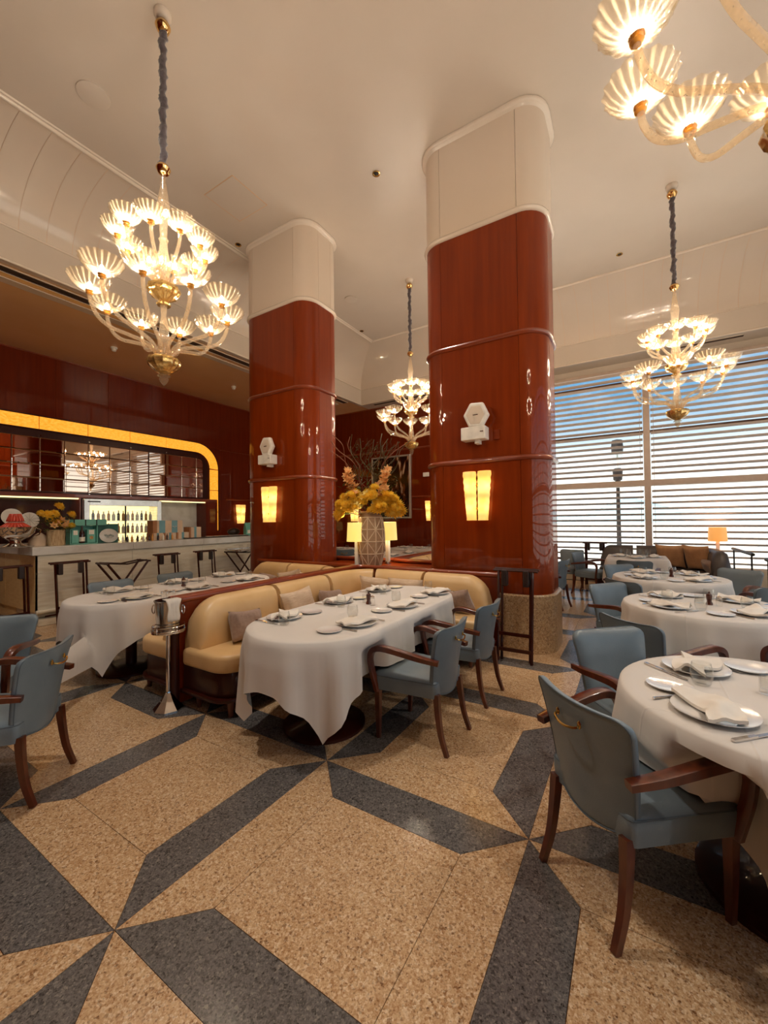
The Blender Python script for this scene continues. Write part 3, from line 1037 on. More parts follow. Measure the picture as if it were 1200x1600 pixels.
mir = thing('bar_mirror', 'wide mosaic of mirror tiles above the back bar', 'mirror', (BX + 0.012, 2.5, 2.15))
rr_ = random.Random(5)
colsY = [7.0, 6.79, 6.36, 5.93, 5.5, 5.06, 4.62, 4.19, 3.75, 3.32, 2.88, 2.45, 2.0, 1.57, 1.13]
for a, b in zip(colsY[:-1], colsY[1:]):
    for k in range(4):
        z0, z1 = k * 0.275, (k + 1) * 0.275
        w_, h_ = (a - b) - 0.006, 0.269
        poly = [(-w_ / 2, -h_ / 2), (w_ / 2, -h_ / 2), (w_ / 2, h_ / 2), (-w_ / 2, h_ / 2)]
        if a > 6.9 and k == 3:
            poly = [(-w_ / 2, -h_ / 2), (w_ / 2, -h_ / 2), (w_ / 2, 0.0), (w_ / 2 - 0.02, 0.06), (w_ / 2 - 0.07, 0.11), (-w_ / 2, h_ / 2)]
        i_ = offset_poly(poly, -0.012)
        rings = [[(0.0, p, q) for p, q in poly], [(0.006, p, q) for p, q in poly], [(0.010, p, q) for p, q in i_]]
        MB().loft(rings).build('mirror_tile', 'mirror', mir, (0, (a + b) / 2 - 2.5, (z0 + z1) / 2), (0, rr_.uniform(-0.006, 0.006), rr_.uniform(-0.006, 0.006)), smooth=False)
for y_ in (6.79, 5.93, 5.06, 4.19, 3.32, 2.45):
    for z_ in (-0.035, 1.135):
        MB().tube([(0.0, y_ - 2.5, z_), (0.05, y_ - 2.5, z_)], 0.014, 8).build('mirror_clip', 'chrome', mir)

shelf = thing('back_bar_shelf', 'mahogany shelf board running under the mirror tiles', 'shelf', (BX, 2.5, 2.02))
MB().bb(0.0, 0.42, -1.5, 4.67, 0.0, 0.075).build('board', 'mahogany_rail', shelf, smooth=False, bevel=0.006)
MB().bb(0.38, 0.41, -1.5, 1.35, -0.03, -0.004).build('light_strip', 'fridge_light', shelf, smooth=False)
MB().bb(0.38, 0.41, 3.06, 4.3, -0.03, -0.004).build('light_strip', 'fridge_light', shelf, smooth=False)
MB().bb(0.0, 0.42, 4.31, 4.67, -1.1, -0.002).build('end_cabinet', 'mahogany', shelf, smooth=False)
MB().bb(0.0, 0.42, 1.36, 1.39, -1.1, -0.002).build('divider', 'mahogany_rail', shelf, smooth=False)
niche = MB().bb(BX + 0.002, BX + 0.02, 5.55, 6.8, 0.9, 2.0).build('marble_splashback', 'marble', smooth=False)
tag(niche, 'pale grey marble splashback in the niche beside the cooler', 'splashback')
nb_ = MB().bb(BX + 0.002, BX + 0.02, 1.0, 3.86, 0.9, 2.0).build('dark_splashback', 'wood_dark', smooth=False)
tag(nb_, 'dark wooden back panel of the niche behind the bowl', 'splashback')
wk = thing('back_counter', 'low work counter under the back bar niches', 'counter', (BX + 0.35, 3.0, 0))
MB().bb(-0.33, 0.25, -2.0, 4.2, 0.0, 0.88).build('body', 'wood_dark', wk, smooth=False)
MB().bb(-0.33, 0.28, -2.0, 4.2, 0.882, 0.92).build('top', 'steel', wk, smooth=False)

# display cooler
fr = thing('display_cooler', 'stainless steel glass-door cooler glowing behind the bar', 'cooler', (BX + 0.02, 3.9, 0.922))
FWd, FH, FD = 1.62, 1.08, 0.5
MB().bb(0, FD, 0, 0.02, 0, FH).bb(0, FD, FWd - 0.02, FWd, 0, FH).bb(0, FD, 0.02, FWd - 0.02, FH - 0.02, FH).bb(0, FD, 0.02, FWd - 0.02, 0, 0.02).build('cabinet', 'steel', fr, smooth=False)
MB().bb(0.005, 0.02, 0.02, FWd - 0.02, 0.02, FH - 0.02).build('lit_back', 'fridge_light', fr, smooth=False)
for s0, s1, z0, z1 in ((0.0, 0.1, 0, FH), (FWd - 0.1, FWd, 0, FH), (0.1, FWd - 0.1, FH - 0.14, FH), (0.1, FWd - 0.1, 0, 0.08)):
    MB().bb(FD, FD + 0.03, s0, s1, z0, z1).build('door_frame', 'steel', fr, smooth=False, bevel=0.005)
MB().bb(FD, FD + 0.028, FWd / 2 - 0.012, FWd / 2 + 0.012, 0.08, FH - 0.14).build('door_stile', 'black_metal', fr, smooth=False)
MB().bb(FD + 0.03, FD + 0.034, 0.06, 0.3, FH - 0.07, FH - 0.045).build('name_plate', 'black_metal', fr, smooth=False)
for s0, s1 in ((0.1, FWd / 2 - 0.012), (FWd / 2 + 0.012, FWd - 0.1)):
    MB().bb(FD + 0.008, FD + 0.012, s0, s1, 0.08, FH - 0.14).build('glass_door', 'glass_clear', fr, smooth=False)
for z_ in (0.32, 0.6):
    MB().bb(0.03, FD - 0.03, 0.02, FWd - 0.02, z_, z_ + 0.014).build('wire_shelf', 'steel', fr, smooth=False)
def bottle_mesh(h, r, mat):
    return MB().lathe([(r * 0.9, 0), (r, 0.01), (r, h * 0.6), (r * 0.8, h * 0.68), (r * 0.38, h * 0.78), (r * 0.34, h * 0.96), (r * 0.42, h * 0.965), (r * 0.42, h)], 10).mesh('bottle', mat)
bm_c, bm_a, bm_d = bottle_mesh(0.23, 0.03, 'bottle_dark'), bottle_mesh(0.22, 0.03, 'amber_cup'), bottle_mesh(0.2, 0.034, 'label_white')
shelfname = ['bottom', 'middle', 'top']
ORD = ['first', 'second', 'third', 'fourth', 'fifth', 'sixth', 'seventh', 'eighth', 'ninth', 'tenth', 'eleventh', 'twelfth', 'thirteenth', 'fourteenth']
k = 0
for si, z_ in enumerate((0.022, 0.336, 0.616)):
    for q in range(14):
        y_ = 3.9 + 0.14 + q * 0.1015
        me = (bm_c, bm_a, bm_d, bm_a, bm_d)[(q + si * 2) % 5]
        o = put('bottle', me, None, (BX + 0.02 + 0.33, y_, 0.922 + z_))
        tag(o, '%s bottle from the left on the %s shelf of the glass-door cooler' % (ORD[q], shelfname[si]), 'bottle', 'bottles on the %s cooler shelf' % shelfname[si])

# ================================================================== THINGS ON THE BAR TOP (z = 1.15)
BT = 1.1505
ax = -7.62
def on_bar(px, dx=0.0):
    """y on the counter at depth ax+dx for a column of the photograph"""
    d = CAM_R * ((px - 600) / 630.36) + CAM_F
    return d.y * (ax + dx) / d.x
# silver bowl with red tins
yb = on_bar(24)
bw = thing('punch_bowl', 'large polished silver footed bowl at the left end of the bar', 'bowl', (ax, yb, BT + 0.012))
MB().lathe([(0.11, 0), (0.15, 0.01), (0.1, 0.03), (0.07, 0.05), (0.065, 0.08), (0.09, 0.1)], 28).build('foot', 'chrome', bw)
prof = [(0.09, 0.1), (0.16, 0.14), (0.215, 0.20), (0.235, 0.27), (0.24, 0.285), (0.225, 0.285), (0.2, 0.2), (0.1, 0.14)]
MB().lathe(prof, 36).build('bowl', 'chrome', bw)
MB().tube([(0.02, 0.235, 0.27), (0.03, 0.285, 0.24), (0.03, 0.27, 0.17), (0.02, 0.2, 0.13)], 0.009, 6).build('handle', 'chrome', bw)
tins = 0
tin_me = MB().lathe([(0.017, 0), (0.02, 0.004), (0.02, 0.11), (0.017, 0.115)], 8).mesh('red_tin', 'red_tin')
for ring, (n, r_, z_, tilt) in enumerate(((22, 0.165, 0.285, 0.95), (14, 0.085, 0.375, 0.35))):
    for i in range(n):
        a = 2 * PI * i / n
        o = put('red_tin', tin_me, None, (ax + r_ * math.cos(a), yb + r_ * math.sin(a), BT + z_), (0, -tilt, a))
        tag(o, 'red tube fanned out in the %s ring on the silver bowl' % ('lower' if ring == 0 else 'upper'), 'tube', 'red tubes in the %s ring of the bowl' % ('lower' if ring == 0 else 'upper'))
dish = MB().lathe([(0.12, 0), (0.2, 0.012), (0.21, 0.02), (0.11, 0.008)], 24).build('round_platter', 'ceramic', None, (ax + 0.02, yb + 0.0, BT - 0.001))
tag(dish, 'thin white platter under the foot of the silver bowl', 'platter')
for q, (px, z_, r_) in enumerate(((20, 1.62, 0.16), (48, 1.56, 0.15))):
    o = MB().lathe([(0.05, 0), (r_, 0.02), (r_, 0.026), (0.05, 0.008)], 24).build('display_plate', 'ceramic', None, (BX + 0.32, on_bar(px, -2.3), z_), (0, PI / 2 - 0.2, 0))
    tag(o, ('round white plate standing on edge behind the silver bowl', 'leaf-patterned white plate standing behind the yellow flowers')[q], 'plate')
    for k in range(10 if q else 0):
        MB().tube([(0, 0, 0.012), (r_ * 0.9 * math.cos(k * PI / 5), r_ * 0.9 * math.sin(k * PI / 5), 0.03)], 0.004, 4).build('vein', 'marble', o)
for q, px in enumerate((20, 48)):
    pst = MB().bb(-0.05, 0.05, -0.06, 0.06, 0, 0.5 if q == 0 else 0.46).build('plate_stand', 'wood_dark', None, (BX + 0.3, on_bar(px, -2.3), 0.922))
    tag(pst, ('dark stand under the round display plate', 'dark stand under the leaf-patterned plate')[q], 'stand')

def leaf_quad(mb, base, d, ln, wd):
    d = Vector(d).normalized()
    s = d.cross(Vector((0, 0, 1)))
    s = s.normalized() if s.length > 0.01 else Vector((1, 0, 0))
    b = Vector(base)
    up = s.cross(d)
    mid = b + d * ln * 0.5 + up * ln * 0.08
    mb.add([b, mid + s * wd, b + d * ln, mid - s * wd], [(0, 1, 2), (0, 2, 3)])

def mum_mesh(r, mat, n=60, seed=1):
    """ball-shaped blossom with pointed petals"""
    q = random.Random(seed)
    mb = MB()
    mb.ico((0, 0, 0), r * 0.62, 1, (1, 1, 0.7))
    for i in range(n):
        z = 1 - 1.5 * (i + 0.5) / n
        a = i * 2.39996
        rho = math.sqrt(max(0, 1 - z * z))
        d = Vector((rho * math.cos(a), rho * math.sin(a), z * 0.8))
        leaf_quad(mb, d * r * 0.4, d + Vector((0, 0, 0.25)), r * q.uniform(0.6, 0.8), r * 0.17)
    return mb.mesh('blossom', mat, smooth=False)
def star_mesh(r, mat, np_=6):
    mb = MB()
    for i in range(np_):
        a = 2 * PI * i / np_
        leaf_quad(mb, (0, 0, 0), (math.cos(a), math.sin(a), 0.55), r, r * 0.28)
    mb.tube([(0, 0, 0), (0, 0, r * 0.5)], r * 0.06, 5)
    return mb.mesh('flower', mat, smooth=False)
MUM = [mum_mesh(0.075, 'petal_yellow', 70, 1), mum_mesh(0.06, 'petal_yellow', 56, 2)]
LILY = star_mesh(0.075, 'petal_orange')
LILC = star_mesh(0.07, 'petal_cream', 5)
yv = on_bar(87)
vs_ = thing('bark_vase', 'pale bark-textured cylinder vase on the bar', 'vase', (ax, yv, BT))
MB().lathe([(0.11, 0), (0.118, 0.02), (0.112, 0.1), (0.118, 0.24), (0.1, 0.245), (0.095, 0.22), (0.09, 0.05)], 20, flute=0.02, nf=5).build('body', 'bark', vs_)
ar = thing('flower_bouquet', 'bouquet of yellow chrysanthemums in the bark vase on the bar', 'bouquet', (ax, yv, BT + 0.2))
for i, (dy, dz, big) in enumerate(((-0.12, 0.27, 0), (-0.02, 0.28, 0), (0.06, 0.40, 0), (0.18, 0.27, 0), (0.02, 0.14, 0), (0.12, 0.1, 1), (-0.2, 0.29, 1), (0.2, 0.1, 1), (-0.06, 0.2, 1))):
    put('blossom', MUM[big], ar, (0.06 - 0.05 * (i % 3), dy, dz), (0.3 * dy, 0.7, 0.4 * i))
    MB().tube([(0, 0, 0.0), (0.02, dy * 0.4, dz * 0.5), (0.03 - 0.05 * (i % 3), dy, dz - 0.03)], 0.004, 4).build('stem', 'leaf', ar)
for i in range(5):
    put('flower', LILY, ar, (0.12, -0.02 + 0.05 * i - 0.05, 0.1 + 0.045 * (i % 3)), (0, 1.0, i))
lf = MB()
q = random.Random(3)
for i in range(90):
    a = q.uniform(0, 2 * PI)
    leaf_quad(lf, (0.1 * math.cos(a) * q.random(), 0.17 * math.sin(a), q.uniform(0.0, 0.25)), (math.cos(a), math.sin(a), q.uniform(-0.3, 0.8)), q.uniform(0.05, 0.11), 0.02)
o = lf.build('foliage', 'leaf', ar, smooth=False)
o['kind'] = 'stuff'
# teal gift box display
yt0, yt1 = on_bar(111), on_bar(154)
gb = thing('gift_box', 'open teal gift box holding packets and a dark bottle on the bar', 'box', (ax - 0.05, yt0, BT))
W_ = yt1 - yt0
MB().bb(-0.14, -0.125, 0, W_, 0, 0.3).bb(-0.125, 0.02, 0, 0.012, 0, 0.3).bb(-0.125, 0.02, W_ - 0.012, W_, 0, 0.3).bb(-0.125, 0.02, 0.012, W_ - 0.012, 0, 0.012).build('tray', 'teal_card', gb, smooth=False)
MB().bb(-0.14, 0.06, -0.03, W_ + 0.12, 0.302, 0.40).build('lid', 'teal_card', gb, smooth=False, bevel=0.004)
for k in range(3):
    MB().bb(0.06, 0.063, 0.03 + k * 0.16, 0.045 + k * 0.16, 0.302, 0.40).build('ribbon', 'black_metal', gb, smooth=False)
for k, (y_, w2, h2) in enumerate(((0.03, 0.1, 0.22), (W_ - 0.145, 0.125, 0.225))):
    p = thing('gift_packet', ('teal paper packet at the left inside the gift box', 'teal paper packet with golden picture at the right inside the gift box')[k], 'packet', (ax - 0.1, yt0 + y_, BT + 0.014))
    MB().bb(0, 0.05, 0, w2, 0, h2).build('bag', 'teal_card', p, smooth=False, bevel=0.008)
    MB().bb(0.05, 0.052, w2 * 0.2, w2 * 0.8, h2 * 0.62, h2 * 0.95).build('label', 'label_white', p, smooth=False)
    if k:
        MB().lathe([(0.0, 0), (0.03, 0.0), (0.028, 0.003), (0.0, 0.003)], 12).build('golden_picture', 'petal_orange', p, (0.05, w2 / 2, h2 * 0.38), (0, PI / 2, 0))
b_ = thing('dark_bottle', 'dark brown bottle standing inside the teal gift box', 'bottle', (ax - 0.05, yt0 + 0.17, BT + 0.014))
put('glass', bottle_mesh(0.28, 0.04, 'bottle_dark'), b_)
MB().lathe([(0.041, 0.03), (0.041, 0.1)], 12, cap0=False, cap1=False).build('label', 'label_white', b_)
# oval sign box
ys0, ys1 = on_bar(155), on_bar(187)
sb = thing('teal_box', 'dark teal box with round silver sign leaning on it', 'box', (ax - 0.05, ys0, BT))
MB().bb(-0.12, 0.0, 0, ys1 - ys0, 0, 0.32).build('carton', 'teal_dark', sb, smooth=False, bevel=0.004)
sg = thing('oval_sign', 'oval silver-grey sign with thin script lettering on the bar', 'sign', (ax - 0.03, (ys0 + ys1) / 2 + 0.0, BT + 0.122))
MB().lathe([(0.0, 0), (0.145, 0), (0.148, 0.006), (0.14, 0.012), (0, 0.012)], 32).build('plate', 'marble', sg, (0, 0, 0), (0, PI / 2 - 0.12, 0)).scale = (0.8, 1, 1)
pts = [(0.018, -0.075 + 0.0025 * i, 0.02 * math.sin(i * 0.75) + 0.008 * math.sin(i * 0.21)) for i in range(60)]
MB().tube(pts, 0.0022, 4).build('lettering', 'teal_dark', sg)
MB().tube([(0.018, -0.05, -0.035), (0.018, 0.05, -0.035)], 0.0018, 4).build('lettering', 'teal_dark', sg)
# small bottles along the counter
sm_b = [bottle_mesh(0.12, 0.018, m_) for m_ in ('label_white', 'bottle_dark', 'amber_cup', 'bottle_dark')]
for i, px in enumerate((193, 200, 207, 216, 225, 234, 239, 248, 256, 262, 270)):
    o = put('tonic_bottle', sm_b[i % 4], None, (ax - 0.02, on_bar(px), BT))
    tag(o, '%s little bottle from the left in the row on the bar top' % ORD[i], 'bottle', 'little bottles on the bar, left run' if i < 5 else 'little bottles on the bar, right run')
# striped cartons
def carton(px0, px1, z0, z1, dx, label, brown_side=True):
    y0_, y1_ = on_bar(px0, dx), on_bar(px1, dx)
    t = thing('gift_carton', label, 'box', (ax + dx, y0_, z0), 0, 'striped gift cartons on the bar')
    w2 = y1_ - y0_
    MB().bb(-0.2, 0, 0, w2, 0, z1 - z0).build('carton', 'card_cream', t, smooth=False)
    n = 2 if w2 > 0.28 else 1
    for k in range(n):
        c = w2 * (0.3 + 0.42 * k) if n == 2 else w2 * 0.5
        MB().bb(-0.198, 0.002, c - w2 * 0.1, c + w2 * 0.1, 0.0, z1 - z0 + 0.002).build('teal_band', 'card_teal', t, smooth=False)
    if brown_side:
        MB().bb(-0.199, 0.0025, -0.002, w2 * 0.13, 0.001, z1 - z0 + 0.0015).build('brown_band', 'card_brown', t, smooth=False)
    return t
zb = BT
c1_ = carton(238, 255, zb, zb + 0.13, -0.12, 'small striped carton at the left of the lower carton row')
c2_ = carton(256, 275, zb, zb + 0.13, -0.12, 'small striped carton in the middle of the lower carton row')
c3_ = carton(276, 295, zb, zb + 0.13, -0.12, 'small striped carton at the right of the lower carton row')
big = carton(239, 285, zb + 0.131, zb + 0.37, -0.12, 'big striped carton with white bird mark on top of the small ones')
yb_ = (on_bar(285, -0.12) - on_bar(239, -0.12))
for s in (-1, 1):
    MB().tube([(0.004, yb_ * 0.72, 0.1), (0.004, yb_ * 0.72 + s * 0.02, 0.125), (0.004, yb_ * 0.72 + s * 0.045, 0.12)], 0.004, 4).build('bird_mark', 'label_white', big)
carton(296, 314, zb, zb + 0.115, -0.12, 'little striped carton at the bottom of the right carton pair')
carton(296, 314, zb + 0.116, zb + 0.23, -0.12, 'little striped carton at the top of the right carton pair')
# trays and cutlery at the far end of the bar
for i, (px, dx, lab) in enumerate(((306, -0.1, 'dark serving tray lying on the bar beside the cartons'), (338, -0.1, 'dark serving tray with plates near the wall lamp'), (368, -0.1, 'dark serving tray at the far end of the bar'))):
    y_ = on_bar(px, dx)
    t = thing('serving_tray', lab, 'tray', (ax + dx, y_, BT))
    MB().prism(rrect(-0.15, 0.15, -0.26, 0.26, 0.04), 0, 0.008).build('base', 'plastic_dark', t, smooth=False)
    rim = rrect(-0.15, 0.15, -0.26, 0.26, 0.04)
    MB().tube([(a, b, 0.014) for a, b in rim + rim[:1]], 0.007, 5).build('rim', 'plastic_dark', t)
    if i:
        for k in range(3):
            pl = MB().lathe([(0.05, 0), (0.09, 0.012), (0.09, 0.016), (0.05, 0.006)], 16).build('small_plate', 'ceramic', None, (ax + dx, y_ + (k - 1) * 0.17, BT + 0.0085))
            tag(pl, 'small white plate on the %s tray at the far end of the bar' % ('nearer' if i == 1 else 'farther'), 'plate', 'plates on bar tray %d' % i)
gp = thing('green_bag', 'pale green paper bag at the far end of the bar by the column', 'bag', (ax - 0.1, on_bar(387, -0.1), BT))
MB().loft([[(a, b, z) for a, b in rrect(-0.05 * s, 0.05 * s, -0.09, 0.09, 0.01, 2)] for z, s in ((0, 1), (0.15, 1), (0.3, 0.35))]).build('bag', 'teal_card', gp, smooth=False)
MB().bb(0.04, 0.053, -0.05, 0.05, 0.05, 0.13).build('label', 'label_white', gp, smooth=False)
bag = MB().ico((0, 0, 0.09), 0.11, 2, (0.9, 1.5, 0.8)).build('dark_bag', 'plastic_dark', None, (ax - 0.45, on_bar(365, -0.45), BT))
tag(bag, 'dark rumpled bag lying behind the trays on the bar', 'bag')
cl_ = MB()
cl_.loft([[(a * s, b * s, z) for a, b in rrect(-0.1, 0.1, -0.14, 0.14, 0.08, 4)] for z, s in ((0, 1), (0.08, 0.9), (0.15, 0.55), (0.2, 0.15))])
o = cl_.build('folded_napkin', 'card_cream', None, (ax - 0.15, on_bar(62, -0.15), BT))
tag(o, 'rumpled cream cloth between the silver bowl and the bark vase', 'cloth')
# ================================================================== ARMCHAIR (faces +y, origin on the floor)
def chair_proto():
    t = thing('dining_armchair', 'blue leather armchair', 'chair', (0, 0, 0), 0, 'blue-grey leather armchairs')
    # seat cushion: lofted rounded trapezoid
    def seat_ring(ins, z):
        hw0, hw1, ya, yb, r = 0.215 - ins, 0.262 - ins, -0.21 + ins, 0.265 - ins, 0.07
        pts = []
        for cx, cy_, a0, rr2 in ((hw1 - r, yb - r, 0, r), (-(hw1 - r), yb - r, 90, r), (-(hw0 - 0.03), ya + 0.03, 180, 0.03), (hw0 - 0.03, ya + 0.03, 270, 0.03)):
            pts += [(x_, y_, z) for x_, y_ in arc(cx, cy_, rr2, a0, a0 + 90, 5)]
        return pts
    rings = [seat_ring(0.03, 0.335), seat_ring(0.004, 0.345), seat_ring(0.0, 0.40), seat_ring(0.0, 0.43), seat_ring(0.008, 0.448), seat_ring(0.03, 0.462), seat_ring(0.09, 0.472)]
    st = MB().loft(rings).build('seat', 'leather_blue', t, angle=60)
    top = seat_ring(0.003, 0.438)
    MB().tube(top + top[:1], 0.004, 5).build('piping', 'leather_piping', st)
    # backrest
    NU, NW = 30, 18
    US = [math.copysign(1 - (1 - abs(-1 + 2 * i / 30)) ** 1.6, -1 + 2 * i / 30) for i in range(31)]
    WS = [0.5 - 0.5 * math.copysign(1 - (1 - abs(1 - 2 * j / 18)) ** 1.4, 1 - 2 * j / 18) for j in range(19)]
    def back_pt(u, w_, side):
        zt = 0.80 - (0.055 * (1 - math.sqrt(max(0, 1 - ((abs(u) - 0.75) / 0.25) ** 2))) if abs(u) > 0.75 else 0) - 0.012 * (1 - u * u)
        zb = 0.335 + 0.075 * (1 - math.sqrt(max(0, 1 - 0.92 * u * u)))
        z = zb + (zt - zb) * w_
        h = (z - 0.335) / 0.465
        hw = 0.198 + 0.058 * h ** 1.2
        y = -0.232 - 0.02 * h - 0.05 * h * h + 0.048 * u * u
        e = max(abs(u) ** 6, abs(2 * w_ - 1) ** 10)
        th = 0.056 * (1 - 0.55 * e)
        return (u * hw, y + (th if side else 0.006 * e), z)
    mb = MB()
    for side in (0, 1):
        base = len(mb.v)
        mb.v += [back_pt(US[i], WS[j], side) for j in range(NW + 1) for i in range(NU + 1)]
        for j in range(NW):
            for i in range(NU):
                a = base + j * (NU + 1) + i
                q4 = (a, a + 1, a + NU + 2, a + NU + 1)
                mb.f.append(q4 if side == 0 else q4[::-1])
    per = [i for i in range(NU + 1)] + [(j * (NU + 1)) + NU for j in range(1, NW + 1)] + [NW * (NU + 1) + i for i in range(NU - 1, -1, -1)] + [j * (NU + 1) for j in range(NW - 1, 0, -1)]
    B2 = (NU + 1) * (NW + 1)
    for k in range(len(per)):
        a, b = per[k], per[(k + 1) % len(per)]
        mb.f.append((a, b, b + B2, a + B2))
    bk = mb.build('backrest', 'leather_blue', t, angle=75)
    pl = [Vector(mb.v[i]) + Vector((0, -0.002, 0)) for i in per]
    pl = [Vector((p.x * 0.985, p.y, p.z)) for p in pl]
    MB().tube(pl + pl[:1], 0.0038, 5).build('piping', 'leather_piping', bk)
    yh = -0.295
    MB().tube(catmull([(-0.06, yh + 0.012, 0.71), (-0.055, yh - 0.012, 0.702), (0, yh - 0.022, 0.692), (0.055, yh - 0.012, 0.702), (0.06, yh + 0.012, 0.71)], 4), 0.005, 6).build('pull_handle', 'brass', bk)
    for s in (-1, 1):
        MB().ico((s * 0.06, yh + 0.006, 0.712), 0.011, 1, (1, 0.5, 1.6)).build('handle_plate', 'brass', bk)
    # arms: flat bentwood loops
    sec = [(-1, -0.62), (-0.8, -0.75), (0.8, -0.75), (1, -0.62), (1, 0.62), (0.8, 0.75), (-0.8, 0.75), (-1, 0.62)]
    for s in (-1, 1):
        path = catmull([(s * 0.236, -0.245, 0.588), (s * 0.262, -0.12, 0.606), (s * 0.285, 0.06, 0.634), (s * 0.29, 0.155, 0.638), (s * 0.289, 0.215, 0.612), (s * 0.286, 0.238, 0.56), (s * 0.28, 0.232, 0.48), (s * 0.268, 0.215, 0.40), (s * 0.255, 0.205, 0.335)], 5)
        n = len(path)
        rs = [0.020 + 0.006 * math.sin(PI * min(1, k / n * 1.6)) for k in range(n)]
        MB().tube(path, rs, sect=sec, up=(0, 0, 1)).build('arm', 'wood_chair', t, angle=50)
    lsec = [(-1, -1), (1, -1), (1, 1), (-1, 1)]
    for s in (-1, 1):
        MB().tube(catmull([(s * 0.185, -0.205, 0.37), (s * 0.19, -0.215, 0.25), (s * 0.193, -0.235, 0.12), (s * 0.197, -0.275, 0.0)], 4), [0.0185 - 0.0005 * k for k in range(13)], sect=lsec).build('leg', 'wood_chair', t, angle=30)
        MB().tube([(s * 0.235, 0.21, 0.36), (s * 0.228, 0.215, 0.18), (s * 0.22, 0.22, 0.0)], [0.019, 0.016, 0.012], sect=lsec).build('leg', 'wood_chair', t, angle=30)
    return t
CH0 = chair_proto()
CH_USED = [False]
CHAIRS = []
def chair(x, y, fx, fy, label, group='blue-grey leather armchairs'):
    rz = math.atan2(-fx, fy)
    CHAIRS.append((x, y, rz))
    if not CH_USED[0]:
        CH_USED[0] = True
        CH0.location = (x, y, 0)
        CH0.rotation_euler = (0, 0, rz)
        return tag(CH0, label, 'chair', group)
    return clone(CH0, (x, y, 0), rz, label, group)
chair(-0.03, 1.94, 0.69, 0.72, 'nearest armchair, its dark back with brass handle toward the viewer')
chair(0.02, 2.70, 0.69, -0.72, 'armchair facing right, tucked at the far left of the nearest round table')
chair(0.12, 3.42, 0.66, 0.75, 'armchair with brass handle on its dark back, at the second round table')
chair(-0.05, 4.67, 0.78, -0.62, 'light-struck armchair at the far left side of the second round table')
chair(0.06, 5.32, 0.72, 0.69, 'armchair with its dark back toward us, at the third round table')
chair(-0.02, 6.62, 0.7, -0.7, 'light-struck armchair at the far left side of the third round table')
chair(0.04, 7.72, 0.12, 0.99, 'dark armchair before the square table by the sofa')
chair(1.10, 3.64, -0.7, 0.7, 'armchair at the right edge, its bent arm before the second table')
chair(1.08, 4.72, -0.75, -0.66, 'dark-backed armchair cut by the right edge behind the second table')
chair(0.98, 5.50, -0.75, 0.66, 'pale blue-backed armchair right of the third round table')
chair(1.02, 6.62, -0.6, -0.8, 'dark-backed armchair at the far right of the third round table')
chair(-1.29, 2.575, -1, 0.02, 'nearer blue armchair on the open side of the front booth table')
chair(-1.27, 3.35, -1, 0.05, 'farther blue armchair on the open side of the front booth table')
chair(-3.06, 0.81, -0.72, -0.69, 'bright blue-backed armchair at the left edge of the room')
chair(-3.92, 0.92, 0.74, -0.67, 'grey armchair cut by the left edge behind the bright blue one')
chair(-5.12, 2.42, 1, 0.0, 'grey-backed armchair on the bar side, nearer end of the booth table')
chair(-5.12, 3.22, 1, 0.0, 'grey-backed armchair on the bar side, farther end of the booth table')
chair(-1.20, 7.22, -0.98, 0.2, 'blue armchair seen sideways just right of the near column')
chair(-1.28, 6.62, -0.6, 0.8, 'blue armchair half hidden behind the near column')
chair(-1.18, 9.20, -0.3, -0.95, 'dark armchair by the window beside the pink-cloth table')
chair(-0.72, 8.75, 0.95, -0.3, 'armchair turned to the square table by the sofa')

# ================================================================== TABLES AND CLOTHS
def stadium(hw, hl, n=26):
    return arc(0, hl - hw, hw, 0, 180, n) + arc(0, -(hl - hw), hw, 180, 360, n)

def dense(poly, step=0.02):
    out = []
    for i in range(len(poly)):
        a, b = Vector(poly[i]), Vector(poly[(i + 1) % len(poly)])
        k = max(1, int((b - a).length / step))
        for j in range(k):
            out.append(a.lerp(b, j / k))
    return out

def push_in(x, y, z):
    """the cloth gives way to the chairs tucked under the table"""
    for cx, cy_, rz in CHAIRS:
        dx, dy = x - cx, y - cy_
        if dx * dx + dy * dy > 0.6:
            continue
        c_, s_ = math.cos(rz), math.sin(rz)
        lx_, ly_ = dx * c_ + dy * s_, -dx * s_ + dy * c_
        wz = max(0.0, min(1.0, (0.68 - z) / 0.045))
        wz2 = max(0.0, min(1.0, (0.62 - z) / 0.10))
        def ss(t_):
            t_ = max(0.0, min(1.0, t_))
            return t_ * t_ * (3 - 2 * t_)
        al = abs(lx_)
        arm_w = ss((al - 0.20) / 0.055) * ss((0.50 - al) / 0.16) * wz       # behind the arm loops
        in_w = ss((0.26 - al) / 0.05) * wz2                                    # between the arms: before the backrest, on the seat
        tgt = ly_
        if ly_ < 0.285 and arm_w > 0:
            tgt = ly_ + (0.285 - ly_) * arm_w
        if tgt < 0.06 and in_w > 0:
            tgt = tgt + (0.06 - tgt) * in_w
        ly_ = tgt
        if al < 0.27 and ly_ < 0.27:
            z = max(z, 0.487)
        x, y = cx + lx_ * c_ - ly_ * s_, cy_ + lx_ * s_ + ly_ * c_
    return x, y, z

